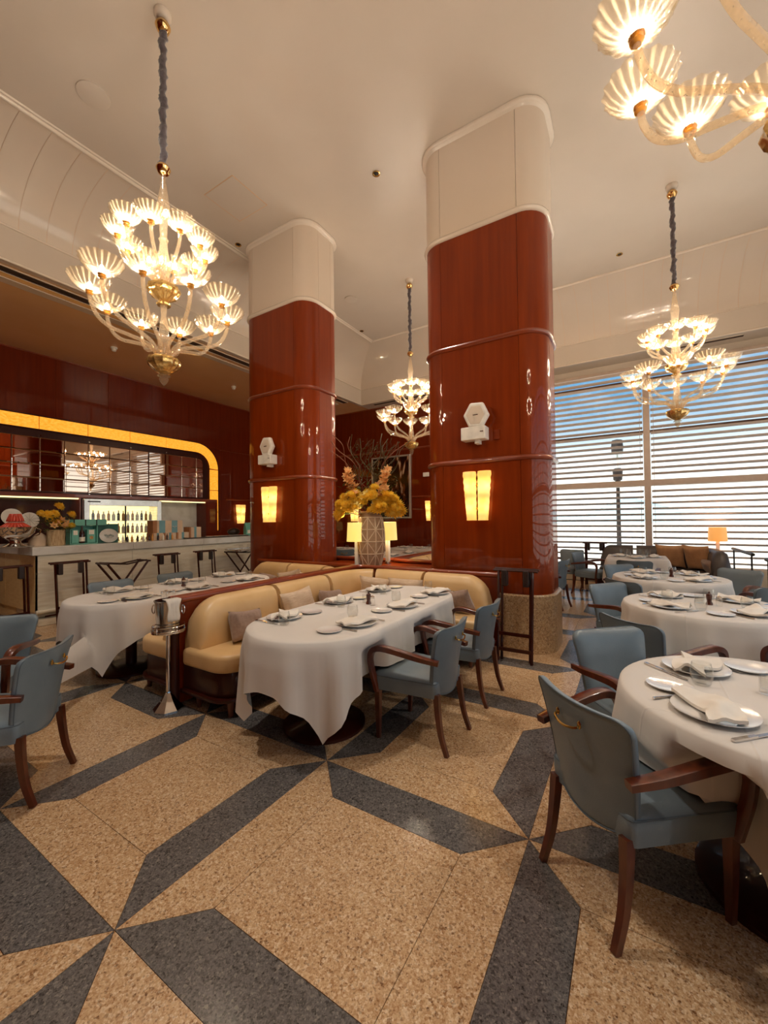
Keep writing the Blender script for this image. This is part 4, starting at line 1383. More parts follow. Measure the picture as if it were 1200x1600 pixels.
def cloth_mesh(outline, HX, HY, top, seed, rot=0.0, mat='linen', zmin=0.09, fold=1.0, at=(0, 0)):
    """cloth lying on the outline with a rectangular flat sheet of half sizes HX x HY hanging over"""
    q = random.Random(seed)
    pts = dense(ccw(outline))
    n = len(pts)
    cr_, sr = math.cos(rot), math.sin(rot)
    per = sum((pts[i] - pts[i - 1]).length for i in range(n))
    ph = [q.uniform(0, 2 * PI) for _ in range(5)]
    kf = max(6, int(per / 0.30))
    K = 14
    rings = [[] for _ in range(K + 3)]
    s = 0.0
    for i in range(n):
        p = pts[i]
        e = (pts[(i + 2) % n] - pts[i - 2]).normalized()
        nr = Vector((e.y, -e.x))
        s += (pts[i] - pts[i - 1]).length
        pl = Vector((p.x * cr_ + p.y * sr, -p.x * sr + p.y * cr_))
        nl = Vector((nr.x * cr_ + nr.y * sr, -nr.x * sr + nr.y * cr_))
        tx = (HX - abs(pl.x)) / abs(nl.x) if abs(nl.x) > 1e-4 else 9
        if pl.x * nl.x < 0 and abs(nl.x) > 1e-4:
            tx = (HX + abs(pl.x)) / abs(nl.x)
        ty = (HY - abs(pl.y)) / abs(nl.y) if abs(nl.y) > 1e-4 else 9
        Lh = min(tx, ty, top - zmin)
        corner = max(0.0, min(1.0, (Lh - 0.3) / 0.3))
        th = 2 * PI * s / per
        wv = math.sin(kf * th + ph[0] + 0.8 * math.sin(2 * th + ph[1])) + 0.45 * math.sin((kf * 2 + 1) * th + ph[2])
        rings[0].append((p.x - nr.x * 0.05, p.y - nr.y * 0.05, top))
        rings[1].append((p.x - nr.x * 0.006, p.y - nr.y * 0.006, top))
        rings[2].append((p.x + nr.x * 0.006, p.y + nr.y * 0.006, top - 0.008))
        for k in range(K):
            d = 0.012 + (Lh - 0.012) * (k + 1) / K
            g = d / 0.45
            out = 0.012 + 0.02 * min(1, d / 0.15) + fold * (0.020 + 0.035 * corner) * g * wv - 0.05 * corner * g + 0.018 * g
            z = top - d - 0.008
            X, Y, Z = push_in(at[0] + p.x + nr.x * out, at[1] + p.y + nr.y * out, z)
            rings[k + 3].append((X - at[0], Y - at[1], Z))
    mb = MB()
    mb.loft(rings, True, False)
    return mb.mesh('tablecloth', mat, angle=70)

def table(x, y, outline, HX, HY, cl_label, tb_label, seed, rot=0.0, pedestal=True, mat='linen', group='white tablecloths'):
    t = thing('dining_table', tb_label, 'table', (x, y, 0), 0, 'dining tables')
    MB().prism(offset_poly(ccw(outline), -0.03), 0.715, 0.745).build('tabletop', 'wood_dark', t, smooth=False)
    xs = [p[0] for p in outline]
    ysx = [p[1] for p in outline]
    lx, ly = max(xs), max(ysx)
    spots = [(0, 0)] if abs(lx - ly) < 0.2 else [(0, -ly * 0.5), (0, ly * 0.5)]
    for a, b in spots:
        MB().lathe([(0.05, 0.03), (0.05, 0.6), (0.12, 0.71)], 12).build('pedestal', 'wood_dark', t, (a, b, 0))
        MB().lathe([(0.3, 0.0), (0.3, 0.02), (0.27, 0.035), (0.06, 0.05)], 28).build('base', 'wood_dark', t, (a, b, 0))
    o = put('tablecloth', cloth_mesh(outline, HX, HY, 0.755, seed, rot, mat, at=(x, y)), None, (x, y, 0))
    tag(o, cl_label, 'tablecloth', group)
    return t
circ = lambda r: [(r * math.cos(2 * PI * i / 72), r * math.sin(2 * PI * i / 72)) for i in range(72)]
T1, T2 = (-1.965, 2.88), (-4.43, 2.75)
table(*T1, stadium(0.485, 1.12), 0.80, 1.43, 'white cloth with hanging corner points over the front booth table', 'long round-ended table in the front booth', 3)
table(*T2, stadium(0.485, 1.12), 0.80, 1.43, 'white cloth over the booth table on the bar side', 'long round-ended table in the booth on the bar side', 5)
T3, T4, T5 = (0.50, 2.19), (0.50, 4.25), (0.36, 5.98)
table(*T3, circ(0.56), 0.88, 0.88, 'white cloth over the nearest round table at the right', 'nearest round table at the right edge', 8, rot=0.3)
table(*T4, circ(0.58), 0.90, 0.90, 'white cloth over the second round table at the right', 'second round table at the right', 13, rot=0.1)
table(*T5, circ(0.58), 0.90, 0.90, 'white cloth over the third round table before the sofa', 'third round table at the right', 14, rot=0.6)
T6, T7, T0 = (0.05, 8.62), (-1.78, 7.45), (-3.5, 0.3)
table(*T6, rrect(-0.46, 0.46, -0.46, 0.46, 0.03, 3), 0.85, 0.85, 'white cloth over the square table in front of the sofa', 'square table in front of the window sofa', 21)
table(*T7, circ(0.5), 0.85, 0.85, 'pinkish white cloth just right of the near column', 'round table just behind the near column', 22, mat='cloth_pink')
table(*T0, circ(0.56), 0.88, 0.88, 'white cloth at the left edge behind the blue chair', 'round table at the left edge', 25)
T1b, T2b = (-1.965, 7.1), (-4.43, 7.1)
table(*T2b, stadium(0.485, 1.0), 0.80, 1.3, 'white cloth over the rear booth table behind the vase', 'long table in the rear booth behind the vase', 31)
T8, T9 = (-6.55, 8.25), (-4.75, 9.25)
table(*T8, circ(0.5), 0.85, 0.85, 'white cloth on the far table left of the vase', 'round table by the back wall, left of the vase', 32)
table(*T9, rrect(-0.6, 0.6, -0.42, 0.42, 0.03, 3), 0.95, 0.8, 'white cloth on the far table below the picture', 'table by the back wall below the picture', 33)
for k, (x, y, fx, fy, lab) in enumerate(((-6.9, 7.55, 0.4, 0.9, 'far dark armchair before the table left of the vase'), (-5.95, 7.75, -0.7, 0.7, 'far dark armchair right of the table left of the vase'))):
    chair(x, y, fx, fy, lab)

# ================================================================== BOOTHS
def booth(mx_, my_, label, group='tan leather booths'):
    """mx_, my_: mirror signs; the untransformed booth runs along +y then turns to +x (coordinates from the corner post)"""
    t = thing('banquette_booth', label, 'booth', (-3.21, 4.52, 0), 0, group)
    def M(p):
        return (p[0] * mx_, p[1] * my_) + tuple(p[2:])
    def Mp(poly):
        return ccw([M(p) for p in poly])
    # local: corner at (0,0); left run along x=0 for y in [-2.59,0]; back run along y=0 for x in [0,1.9]
    yn, xe = -2.59, 1.90
    front = 0.64
    seat_polys = [
        [(0.08, yn), (front - 0.2, yn)] + arc(front - 0.2, yn + 0.2, 0.2, -90, 0, 8)[1:] + [(front, -1.35), (0.08, -1.35)],
        [(0.08, -1.346), (front, -1.346), (front, -1.02)] + arc(front + 0.36, -1.02, 0.36, 180, 90, 8)[1:] + [(1.15, -0.66), (1.15, -0.08), (0.08, -0.08)],
        [(1.154, -0.66), (xe, -0.66), (xe, -0.08), (1.154, -0.08)]]
    for sp in seat_polys:
        MB().prism(Mp(sp), 0.335, 0.475).build('seat_cushion', 'leather_tan', t, bevel=0.035, seg=4, angle=60)
    base = [(0.06, yn + 0.03), (front - 0.22, yn + 0.03)] + arc(front - 0.22, yn + 0.22, 0.19, -90, 0, 8)[1:] + [(front - 0.03, -1.0)] + arc(front + 0.33, -1.0, 0.36, 180, 90, 6)[1:] + [(xe - 0.03, -0.64), (xe - 0.03, -0.06), (0.06, -0.06)]
    MB().prism(Mp(base), 0.13, 0.333).build('base', 'wood_dark', t, bevel=0.008)
    lip = [(0.06, yn + 0.0), (front - 0.2, yn + 0.0)] + arc(front - 0.2, yn + 0.2, 0.2, -90, 0, 8)[1:] + [(front, -1.0)] + arc(front + 0.36, -1.0, 0.36, 180, 90, 6)[1:] + [(xe, -0.64), (xe, -0.06), (0.06, -0.06)]
    MB().prism(Mp(lip), 0.115, 0.145).build('base_lip', 'wood_dark', t, bevel=0.006)
    for lx_, ly_ in ((0.2, yn + 0.08), (front - 0.08, yn + 0.1), (front - 0.08, -1.6), (1.2, -0.6), (xe - 0.1, -0.6), (0.2, -0.2)):
        x_, y_ = M((lx_, ly_))
        MB().lathe([(0.018, 0), (0.03, 0.115)], 10).build('leg', 'wood_chair', t, (x_, y_, 0))
    # backrest roll swept along the L
    R = 0.40
    path = [Vector((0.15, yn + 0.05 + 0.04 * k)) for k in range(int((-0.15 - R - yn - 0.05) / 0.04))]
    path += [Vector(p) for p in arc(0.15 + R, -0.15 - R, R, 180, 90, 14)]
    x_ = path[-1].x + 0.04
    while x_ < xe + 0.001:
        path.append(Vector((x_, -0.15)))
        x_ += 0.04
    cum = [0.0]
    for k in range(1, len(path)):
        cum.append(cum[-1] + (path[k] - path[k - 1]).length)
    tot = cum[-1]
    cuts = [0, 0.85, 1.65, 2.45, 3.15, tot]
    def hgt(s):
        h = 1.0
        for d in (s, tot - s):
            if d < 0.26:
                h = min(h, 0.30 + 0.70 * math.sqrt(max(0.0, 1 - (1 - d / 0.26) ** 2)))
        return h
    for c0, c1 in zip(cuts[:-1], cuts[1:]):
        idx = [k for k in range(len(path)) if c0 - 1e-6 <= cum[k] <= c1 + 0.02]
        rings = []
        for k in idx:
            tg = (path[min(k + 1, len(path) - 1)] - path[max(k - 1, 0)]).normalized()
            nr = Vector((tg.y, -tg.x))
            dd = min(cum[k] - c0, c1 - cum[k])
            puff = 1.0 - (0.10 if dd < 0.012 else 0.0)
            H = 0.43 * hgt(cum[k]) * (1 - (0.012 if dd < 0.012 else 0))
            ring = []
            for a, b in ((-0.11, -0.06), (0.09, -0.06), (0.115, 0.10), (0.12, 0.45), (0.105, 0.75), (0.075, 0.91), (0.03, 0.985), (-0.03, 1.0), (-0.08, 0.96), (-0.11, 0.85)):
                pp = path[k] + nr * a * puff
                ring.append(M((pp.x, pp.y, 0.43 + b * H)))
            rings.append(ring)
        MB().loft(rings).build('back_cushion', 'leather_tan', t, angle=65)
    # wooden screen behind the backrest
    MB().prism(Mp([(0, yn), (0.04, yn), (0.04, -0.04), (xe + 0.02, -0.04), (xe + 0.02, 0.0), (0, 0.0)]), 0.02, 0.83).build('wood_screen', 'mahogany', t, smooth=False)
    rl = [(0.02, yn - 0.03, 0.855), (0.02, -0.1, 0.855), (0.05, -0.03, 0.855), (0.12, -0.01, 0.855), (xe + 0.05, -0.01, 0.855)]
    MB().tube([M(p) for p in rl], 0.032, 10).build('top_rail', 'mahogany_rail', t)
    MB().lathe([(0.045, 0), (0.045, 0.83), (0.05, 0.85), (0.0, 0.86)], 14).build('end_post', 'wood_dark', t, M((0.0, yn - 0.01, 0)))
    return t
booth(1, 1, 'tan leather corner booth around the front table')
booth(-1, 1, 'tan leather corner booth around the table on the bar side').location = (-3.225, 4.52, 0)
rb1 = booth(1, -1, 'tan leather corner booth behind the near column')
rb1.location = (-3.21, 5.42, 0)
rb2 = booth(-1, -1, 'tan leather corner booth behind the vase, on the bar side')
rb2.location = (-3.225, 5.42, 0)

# console between the columns
con = thing('wooden_console', 'polished mahogany console between the columns carrying the vase', 'console', (-3.215, 4.97, 0))
MB().bb(-0.93, 0.9, -0.42, 0.42, 0.0, 0.79).build('body', 'mahogany', con, smooth=False)
MB().bb(-0.95, 0.92, -0.43, 0.43, 0.791, 0.822).build('top', 'mahogany_column', con, smooth=False, bevel=0.008)
for s in (-1, 1):
    MB().bb(s * 0.45 - 0.35, s * 0.45 + 0.35, -0.43, -0.421, 0.1, 0.7).build('door', 'mahogany_column', con, smooth=False)

# cushions on the booths
def pillow_mesh(w_, h_, d_, mat, seed=0):
    n = 14
    q = random.Random(seed)
    mb = MB()
    for side in (1, -1):
        base = len(mb.v)
        for j in range(n + 1):
            for i in range(n + 1):
                u, v_ = -1 + 2 * i / n, -1 + 2 * j / n
                pin = 1 - 0.10 * (abs(u) * (1 - abs(v_) ** 2) * 0 + (1 - v_ * v_) * abs(u) ** 4 + (1 - u * u) * abs(v_) ** 4)
                prof = ((1 - u ** 4) * (1 - v_ ** 4)) ** 0.5
                wob = 0.008 * math.sin(5 * u + seed) * math.sin(4 * v_ + 2 * seed)
                mb.v.append((u * w_ / 2 * (1 - 0.1 * (1 - v_ * v_) * abs(u) ** 4), side * (d_ / 2 * prof + wob * prof), v_ * h_ / 2 * (1 - 0.1 * (1 - u * u) * abs(v_) ** 4)))
        for j in range(n):
            for i in range(n):
                a = base + j * (n + 1) + i
                q4 = (a, a + 1, a + n + 2, a + n + 1)
                mb.f.append(q4 if side < 0 else q4[::-1])
    me = mb.mesh('pillow', mat, angle=80)
    return me
def pillow(x, y, z, rz, tilt, w_, h_, mat, label, roll=0.0):
    o = put('cushion', pillow_mesh(w_, h_, 0.14, mat, int(x * 10) % 7), None, (x, y, z), (tilt, roll, rz))
    return tag(o, label, 'cushion')
# leaning on the left run (normal +x) and on the back run (normal -y)
pillow(-2.86, 2.36, 0.60, PI / 2, -0.35, 0.34, 0.26, 'pillow_taupe', 'plain taupe cushion at the near end of the front booth', 0.1)
pillow(-2.87, 3.02, 0.635, PI / 2, -0.3, 0.42, 0.34, 'pillow_stripe', 'striped beige cushion on the left run of the front booth', -0.06)
pillow(-2.84, 3.5, 0.60, PI / 2, -0.35, 0.36, 0.26, 'pillow_taupe', 'plain taupe cushion beside the striped one in the front booth', 0.12)
pillow(-2.66, 4.12, 0.64, 0.35, 0.3, 0.42, 0.34, 'pillow_stripe', 'striped beige cushion in the corner of the front booth', 0.1)
pillow(-2.24, 4.13, 0.65, 0.0, 0.3, 0.46, 0.34, 'pillow_stripe', 'striped beige cushion on the back run of the front booth')
pillow(-1.62, 4.12, 0.60, -0.15, 0.4, 0.36, 0.26, 'pillow_taupe', 'plain taupe cushion at the right end of the front booth', -0.2)
pillow(-3.75, 4.10, 0.62, -0.2, 0.3, 0.36, 0.30, 'pillow_stripe', 'striped cushion in the bar-side booth, rightmost', 0.2)
pillow(-4.05, 4.12, 0.64, 0.05, 0.3, 0.42, 0.34, 'pillow_stripe', 'striped cushion in the bar-side booth beside a taupe one', -0.2)
pillow(-4.5, 4.12, 0.60, 0.0, 0.35, 0.36, 0.26, 'pillow_taupe', 'plain taupe cushion in the bar-side booth', 0.1)

# ================================================================== SOFA AT THE WINDOW
sofa = thing('curved_sofa', 'dark grey-brown curved sofa under the windows', 'sofa', (0.25, 9.35, 0))
spath = [Vector((-0.85 + 0.06 * k, 0.62)) for k in range(22)]
spath += [Vector(p) for p in arc(spath[-1].x + 0.0, 0.02, 0.6, 90, 0, 14)][1:]
spath += [Vector((spath[-1].x, 0.02 - 0.06 * k)) for k in range(1, 12)]
cum = [0]
for k in range(1, len(spath)):
    cum.append(cum[-1] + (spath[k] - spath[k - 1]).length)
tot = cum[-1]
cutn = [0, 0.62, 1.25, 1.85, tot]
for c0, c1 in zip(cutn[:-1], cutn[1:]):
    rings = []
    for k in range(len(spath)):
        if not (c0 - 1e-6 <= cum[k] <= c1 + 0.03):
            continue
        tg = (spath[min(k + 1, len(spath) - 1)] - spath[max(k - 1, 0)]).normalized()
        nr = Vector((tg.y, -tg.x))
        e = min(cum[k], tot - cum[k])
        h = 1.0 if e > 0.2 else 0.55 + 0.45 * math.sqrt(max(0, 1 - (1 - e / 0.2) ** 2))
        ring = []
        for a, b in ((-0.12, 0.0), (0.10, 0.0), (0.12, 0.5), (0.10, 0.85), (0.04, 0.98), (-0.04, 1.0), (-0.1, 0.92), (-0.13, 0.6)):
            p = spath[k] + nr * a
            ring.append((p.x, p.y, 0.30 + b * 0.58 * h))
        rings.append(ring)
    MB().loft(rings).build('back_cushion', 'leather_grey', sofa, angle=65)
MB().prism(ccw([(-0.85, 0.55), (-0.85, 0.02), (0.45, 0.02), (0.6, -0.1), (0.6, -0.6), (1.0, -0.6), (1.0, 0.0), (0.86, 0.4), (0.5, 0.55)]), 0.3, 0.46).build('seat_cushion', 'leather_grey', sofa, bevel=0.03, seg=3)
MB().prism(ccw([(-0.88, 0.68), (-0.88, 0.08), (0.47, 0.08), (0.64, -0.08), (0.64, -0.6), (1.1, -0.6), (1.1, 0.1), (0.9, 0.5), (0.5, 0.68)]), 0.06, 0.298).build('base', 'wood_dark', sofa, smooth=False)
for a, b in ((-0.8, 0.14), (0.4, 0.14), (0.7, -0.55), (1.0, -0.55), (-0.8, 0.6)):
    MB().lathe([(0.02, 0), (0.03, 0.06)], 8).build('leg', 'wood_dark', sofa, (a, b, 0))
pillow(0.62, 9.72, 0.70, -0.2, 0.3, 0.48, 0.48, 'pillow_orange', 'tan-orange cushion on the window sofa, left of the pair')
pillow(1.03, 9.52, 0.70, -0.75, 0.3, 0.50, 0.50, 'pillow_orange', 'tan-orange cushion on the window sofa, right of the pair')
pillow(1.16, 9.12, 0.58, -1.3, 0.4, 0.40, 0.26, 'pillow_taupe', 'small brown cushion on the bend of the window sofa')
# ================================================================== CHANDELIERS
def chandelier_proto():
    t = thing('glass_chandelier', 'chandelier', 'chandelier', (0, 0, 0), 0, 'two-tier glass chandeliers')
    # heights are absolute (root at z = 0)
    MB().lathe([(0.075, 6.198), (0.075, 6.17), (0.06, 6.14), (0.04, 6.125)], 24).build('canopy', 'trim_cream', t)
    MB().lathe([(0.012, 6.14), (0.05, 6.115), (0.066, 6.075), (0.05, 6.035), (0.02, 6.015)], 24).build('ceiling_ball', 'gold_polished', t)
    # twisted velvet sleeve over the chain
    rings = []
    n = 12
    z = 6.03
    k = 0
    q = random.Random(9)
    while z > 4.76:
        tw = k * 0.42
        rad = 0.029 + 0.004 * math.sin(k * 0.9) + 0.003 * math.sin(k * 0.37) + q.uniform(-0.003, 0.004)
        off = (0.006 * math.cos(k * 0.5), 0.006 * math.sin(k * 0.7))
        rings.append([(off[0] + rad * (1 + 0.22 * math.cos(3 * (2 * PI * i / n) + tw * 3)) * math.cos(2 * PI * i / n), off[1] + rad * (1 + 0.22 * math.cos(3 * (2 * PI * i / n) + tw * 3)) * math.sin(2 * PI * i / n), z) for i in range(n)])
        z -= 0.018
        k += 1
    MB().loft(rings).build('velvet_sleeve', 'velvet_cord', t, angle=80)
    MB().lathe([(0.02, 4.775), (0.05, 4.765), (0.062, 4.74), (0.045, 4.70), (0.02, 4.685)], 20).build('lower_ball', 'gold_polished', t)
    MB().lathe([(0.018, 4.69), (0.026, 4.6), (0.05, 4.42), (0.056, 4.40), (0.05, 4.36), (0.036, 4.22), (0.03, 4.10), (0.042, 4.08), (0.03, 4.05), (0.045, 3.92), (0.06, 3.80), (0.05, 3.72), (0.03, 3.66)], 16).build('upper_stem', 'murano_arm', t)
    MB().lathe([(0.03, 3.50), (0.05, 3.52), (0.11, 3.56), (0.135, 3.61), (0.128, 3.64), (0.06, 3.655)], 36, flute=0.05, nf=12).build('upper_bowl', 'murano_gold', t)
    MB().lathe([(0.055, 3.47), (0.06, 3.485), (0.03, 3.5)], 20, flute=0.08, nf=8).build('collar', 'murano_gold', t)
    MB().lathe([(0.028, 3.47), (0.022, 3.38), (0.045, 3.2), (0.052, 3.17), (0.05, 3.14), (0.06, 3.02), (0.04, 2.99)], 16).build('lower_stem', 'murano_arm', t)
    MB().lathe([(0.025, 2.84), (0.07, 2.865), (0.12, 2.91), (0.135, 2.955), (0.125, 2.98), (0.05, 2.99)], 36, flute=0.05, nf=12).build('lower_bowl', 'murano_gold', t)
    MB().lathe([(0.002, 2.735), (0.03, 2.77), (0.04, 2.795), (0.025, 2.815), (0.055, 2.825), (0.03, 2.845)], 18).build('finial', 'murano_arm', t)
    def shade_mesh(R, H):
        prof = [(0.022, 0.0), (R * 0.36, H * 0.10), (R * 0.66, H * 0.32), (R * 0.87, H * 0.62), (R * 0.97, H * 0.9), (R * 1.04, H), (R * 1.0, H), (R * 0.93, H * 0.88), (R * 0.82, H * 0.6), (R * 0.6, H * 0.32)]
        return MB().lathe(prof, 64, flute=0.045, nf=16, cap0=False, cap1=False).mesh('shade', 'murano', angle=80)
    bulb = MB().lathe([(0.006, 0.0), (0.016, 0.012), (0.019, 0.03), (0.012, 0.05), (0.003, 0.062)], 8).mesh('bulb', 'bulb_glow')
    cup = MB().lathe([(0.016, -0.03), (0.028, -0.018), (0.02, -0.006), (0.03, 0.008), (0.02, 0.014)], 14).mesh('cup', 'amber_cup')
    low = MB().tube(catmull([(0.05, 0, 2.97), (0.07, 0, 3.03), (0.13, 0, 3.10), (0.27, 0, 3.145), (0.40, 0, 3.18), (0.49, 0, 3.25), (0.54, 0, 3.36), (0.55, 0, 3.43)], 4), 0.0165, 8).mesh('arm', 'murano_arm')
    upp = MB().tube(catmull([(0.04, 0, 3.63), (0.055, 0, 3.68), (0.11, 0, 3.74), (0.21, 0, 3.79), (0.295, 0, 3.85), (0.34, 0, 3.92), (0.35, 0, 3.98)], 4), 0.015, 8).mesh('arm', 'murano_arm')
    sl, su = shade_mesh(0.152, 0.118), shade_mesh(0.122, 0.10)
    for me, sm, N, R, Z, ph in ((low, sl, 10, 0.55, 3.45, 0.0), (upp, su, 10, 0.35, 4.0, 0.0)):
        for k in range(N):
            a = 2 * PI * k / N + ph
            ao = put('arm', me, t, (0, 0, 0), (0, 0, a))
            put('shade', sm, ao, (R, 0, Z))
            put('bulb', bulb, ao, (R, 0, Z + 0.018))
            put('cup', cup, ao, (R, 0, Z))
    return t
CHAND = [(-3.61, 2.07, 'large lit chandelier with twenty glass cups, hanging at the left', 0.471),
         (-3.65, 6.99, 'lit glass chandelier hanging far back between the columns', 0.2),
         (0.57, 7.01, 'lit glass chandelier hanging before the window blinds', 0.275),
         (0.585, 2.07, 'glass chandelier cut by the top right corner of the picture', 0.26)]
cp = chandelier_proto()
for k, (x, y, lab, rz) in enumerate(CHAND):
    if k == 0:
        cp.location = (x, y, 0)
        cp.rotation_euler = (0, 0, rz)
        tag(cp, lab)
    else:
        c = clone(cp, (x, y, 0), rz, lab)

# ================================================================== CEILING FITTINGS
SPOTS = [(-2.875, 4.58), (-0.104, 8.344), (-5.623, 4.51), (-5.665, 8.25)]
def spot_lamp(x, y, size=110, power=1.0, z=6.15):
    l = bpy.data.lights.new('spot_beam', 'SPOT')
    l.energy = SPOT_W * 4 * power
    l.spot_size = math.radians(size)
    l.spot_blend = 0.9
    l.color = (1.0, 0.92, 0.82)
    l.shadow_soft_size = 0.12
    lo_ = bpy.data.objects.new('spot_beam', l)
    COL.objects.link(lo_)
    lo_.location = (x, y, z)
for x, y in ((-2.9, 0.9), (2.5, 4.58), (2.5, 0.9)):      # added spot beams out of view, without fixtures, to brighten floor and tables
    spot_lamp(x, y)
spot_lamp(-7.2, 0.5, 100, 0.5, 4.93)                                  # added unseen beam to brighten the bar end, left of the frame
sl_ = ['tiny recessed spotlight in the ceiling between the two columns', 'tiny recessed spotlight in the ceiling near the window cove', 'tiny recessed spotlight in the ceiling left of the farther column', 'tiny recessed spotlight in the far left corner of the ceiling']
for k, (x, y) in enumerate(SPOTS):
    t = thing('recessed_spotlight', sl_[k], 'spotlight', (x, y, 6.198), 0, 'recessed ceiling spotlights')
    MB().lathe([(0.05, 0.0), (0.052, -0.008), (0.04, -0.01), (0.03, -0.002)], 16, cap0=False, cap1=False).build('ring', 'brass', t)
    MB().lathe([(0.035, -0.001), (0.03, -0.004), (0.0, -0.004)], 12).build('lens', 'black_metal', t)
    if k == 0:
        spot_lamp(x, y, 62, 1.0)
MB_SP = MB().lathe([(0.155, 0), (0.155, -0.012), (0.14, -0.016), (0.0, -0.016)], 32)
o = MB_SP.build('ceiling_speaker', 'plaster', None, (-4.953, 2.065, 6.198))
tag(o, 'round cream loudspeaker grille in the ceiling near the left cove', 'speaker', 'round ceiling speakers')
o = MB().lathe([(0.13, 0), (0.13, -0.012), (0.11, -0.016), (0.0, -0.016)], 28).build('ceiling_speaker', 'plaster', None, (-5.02, 6.92, 6.198))
tag(o, 'round cream loudspeaker grille in the far part of the ceiling', 'speaker', 'round ceiling speakers')
hatch = thing('ceiling_hatch', 'square access hatch in the ceiling left of the farther column', 'hatch', (-4.85, 3.86, 6.199))
MB().bb(-0.3, 0.3, -0.3, 0.3, -0.006, 0.0).build('door', 'plaster', hatch, smooth=False)
for a in (0, 1, 2, 3):
    d = 0.306
    bx_ = (d, 0) if a == 0 else (-d, 0) if a == 1 else (0, d) if a == 2 else (0, -d)
    sx_, sy_ = (0.006, 0.62) if a < 2 else (0.62, 0.006)
    MB().bb(bx_[0] - sx_ / 2, bx_[0] + sx_ / 2, bx_[1] - sy_ / 2, bx_[1] + sy_ / 2, -0.004, 0).build('gap', 'soffit_brown', hatch, smooth=False)
for k, (x, y) in enumerate(((-8.705, 3.987), (-8.716, 6.821))):
    t = thing('smoke_detector', ('white smoke detector on the brown ceiling under the big chandelier', 'white smoke detector on the brown ceiling near the farther column')[k], 'smoke detector', (x, y, 4.969), 0, 'smoke detectors over the bar')
    MB().lathe([(0.06, 0), (0.06, -0.02), (0.05, -0.03)], 20).build('base', 'white_plastic', t)
    MB().lathe([(0.042, -0.03), (0.042, -0.06), (0.03, -0.075), (0.0, -0.078)], 18).build('sensor', 'white_plastic', t)

# ================================================================== SCONCES AND WALL DEVICES
def sconce(x, y, z, rz, label):
    """faces -y; z of the centre"""
    t = thing('wall_sconce', label, 'wall lamp', (x, y, z), rz, 'two-flute glass wall sconces')
    MB().bb(-0.012, 0.012, -0.06, 0.0, -0.27, 0.27).build('back_bar', 'brass', t, smooth=False)
    for s in (-1, 1):
        rings = []
        for k in range(15):
            f_ = k / 14
            z_ = -0.285 + 0.57 * f_
            hw = 0.058 + 0.024 * f_
            cx = s * (0.068 + 0.022 * f_)
            ring = []
            for i in range(12):
                a = 2 * PI * i / 12
                rr2 = 1 + 0.05 * math.sin(3 * k + 2 * a)
                ring.append((cx + hw * rr2 * math.cos(a), -0.06 + 0.05 * rr2 * math.sin(a), z_))
            rings.append(ring)
        MB().loft(rings).build('glass_flute', 'sconce_glow', t, angle=50)
    for z_ in (-0.15, 0.12):
        MB().ico((0, -0.07, z_), 0.014, 1).build('knob', 'brass', t)
    return t
sconce(-1.535, 4.628, 1.755, 0, 'glowing two-flute glass sconce on the near column')
sconce(-4.98, 4.628, 1.755, 0, 'glowing two-flute glass sconce on the farther column')
sconce(BARX + 0.002, 8.25, 1.70, -PI / 2 + PI, 'glowing glass sconce on the wall at the far end of the bar')
sconce(-7.6, BACKY - 0.002, 1.72, 0, 'glowing glass sconce on the back wall, half hidden by the flowers')
sconce(-4.92, BACKY - 0.002, 1.72, 0, 'glowing glass sconce on the back wall beside the near column')

def device(x, label):
    t = thing('hexagonal_wall_device', label, 'wall device', (x, 4.628, 2.38), 0, 'white hexagonal wall devices')
    hx = [(0.15 * math.cos(k * PI / 3 - 0.06), 0.165 * math.sin(k * PI / 3 - 0.06)) for k in range(6)]
    def ring(p, y_, cz, s):
        return [(a * s + 0.01, y_, b * s + cz) for a, b in p]
    MB().loft([ring(hx, -0.08, 0.30, 1.0), ring(hx, -0.13, 0.30, 1.02), ring(hx, -0.15, 0.30, 0.9)]).build('hexagonal_cover', 'white_plastic', t, smooth=False, bevel=0.012)
    MB().loft([ring(hx, -0.151, 0.30, 0.72), ring(hx, -0.153, 0.30, 0.70)]).build('face_ring', 'trim_cream', t, smooth=False)
    MB().bb(-0.17, 0.12, -0.15, 0.0, 0.02, 0.17).build('housing', 'white_plastic', t, smooth=False, bevel=0.01)
    MB().bb(-0.02, 0.03, -0.1, 0.0, -0.02, 0.02).build('bracket', 'white_plastic', t, smooth=False)
    MB().bb(-0.02, 0.04, -0.156, -0.1535, 0.295, 0.305).build('maker_mark', 'steel', t, smooth=False)
    MB().bb(0.06, 0.1, -0.1515, -0.15, 0.10, 0.11).build('maker_mark', 'steel', t, smooth=False)
    MB().bb(0.18, 0.24, -0.012, 0.0, 0.02, 0.13).build('cover_plate', 'mahogany_rail', t, smooth=False)
    return t
device(-1.52, 'white hexagonal device on a bracket, high on the near column')
device(-4.97, 'white hexagonal device on a bracket, high on the farther column')
o = MB().bb(-0.09, 0.09, -0.05, 0, -0.06, 0.06).build('exit_unit', 'white_plastic', None, (-5.06, BACKY - 0.001, 2.77), smooth=False, bevel=0.008)
tag(o, 'small white box on the back wall right of the picture', 'wall device')

# picture
pic = thing('framed_picture', 'large framed picture with dark ground and pale plumes on the back wall', 'picture', (-6.245, BACKY - 0.03, 2.46))
MB().bb(-0.63, 0.63, -0.012, 0.02, -0.9, 0.9).build('print', 'picture_print', pic, smooth=False)
for a, b, c_, d in ((-0.69, -0.63, -0.95, 0.95), (0.63, 0.69, -0.95, 0.95), (-0.63, 0.63, 0.9, 0.95), (-0.63, 0.63, -0.95, -0.9)):
    MB().bb(a, b, -0.03, 0.025, c_, d).build('frame', 'picture_frame', pic, smooth=False, bevel=0.006)

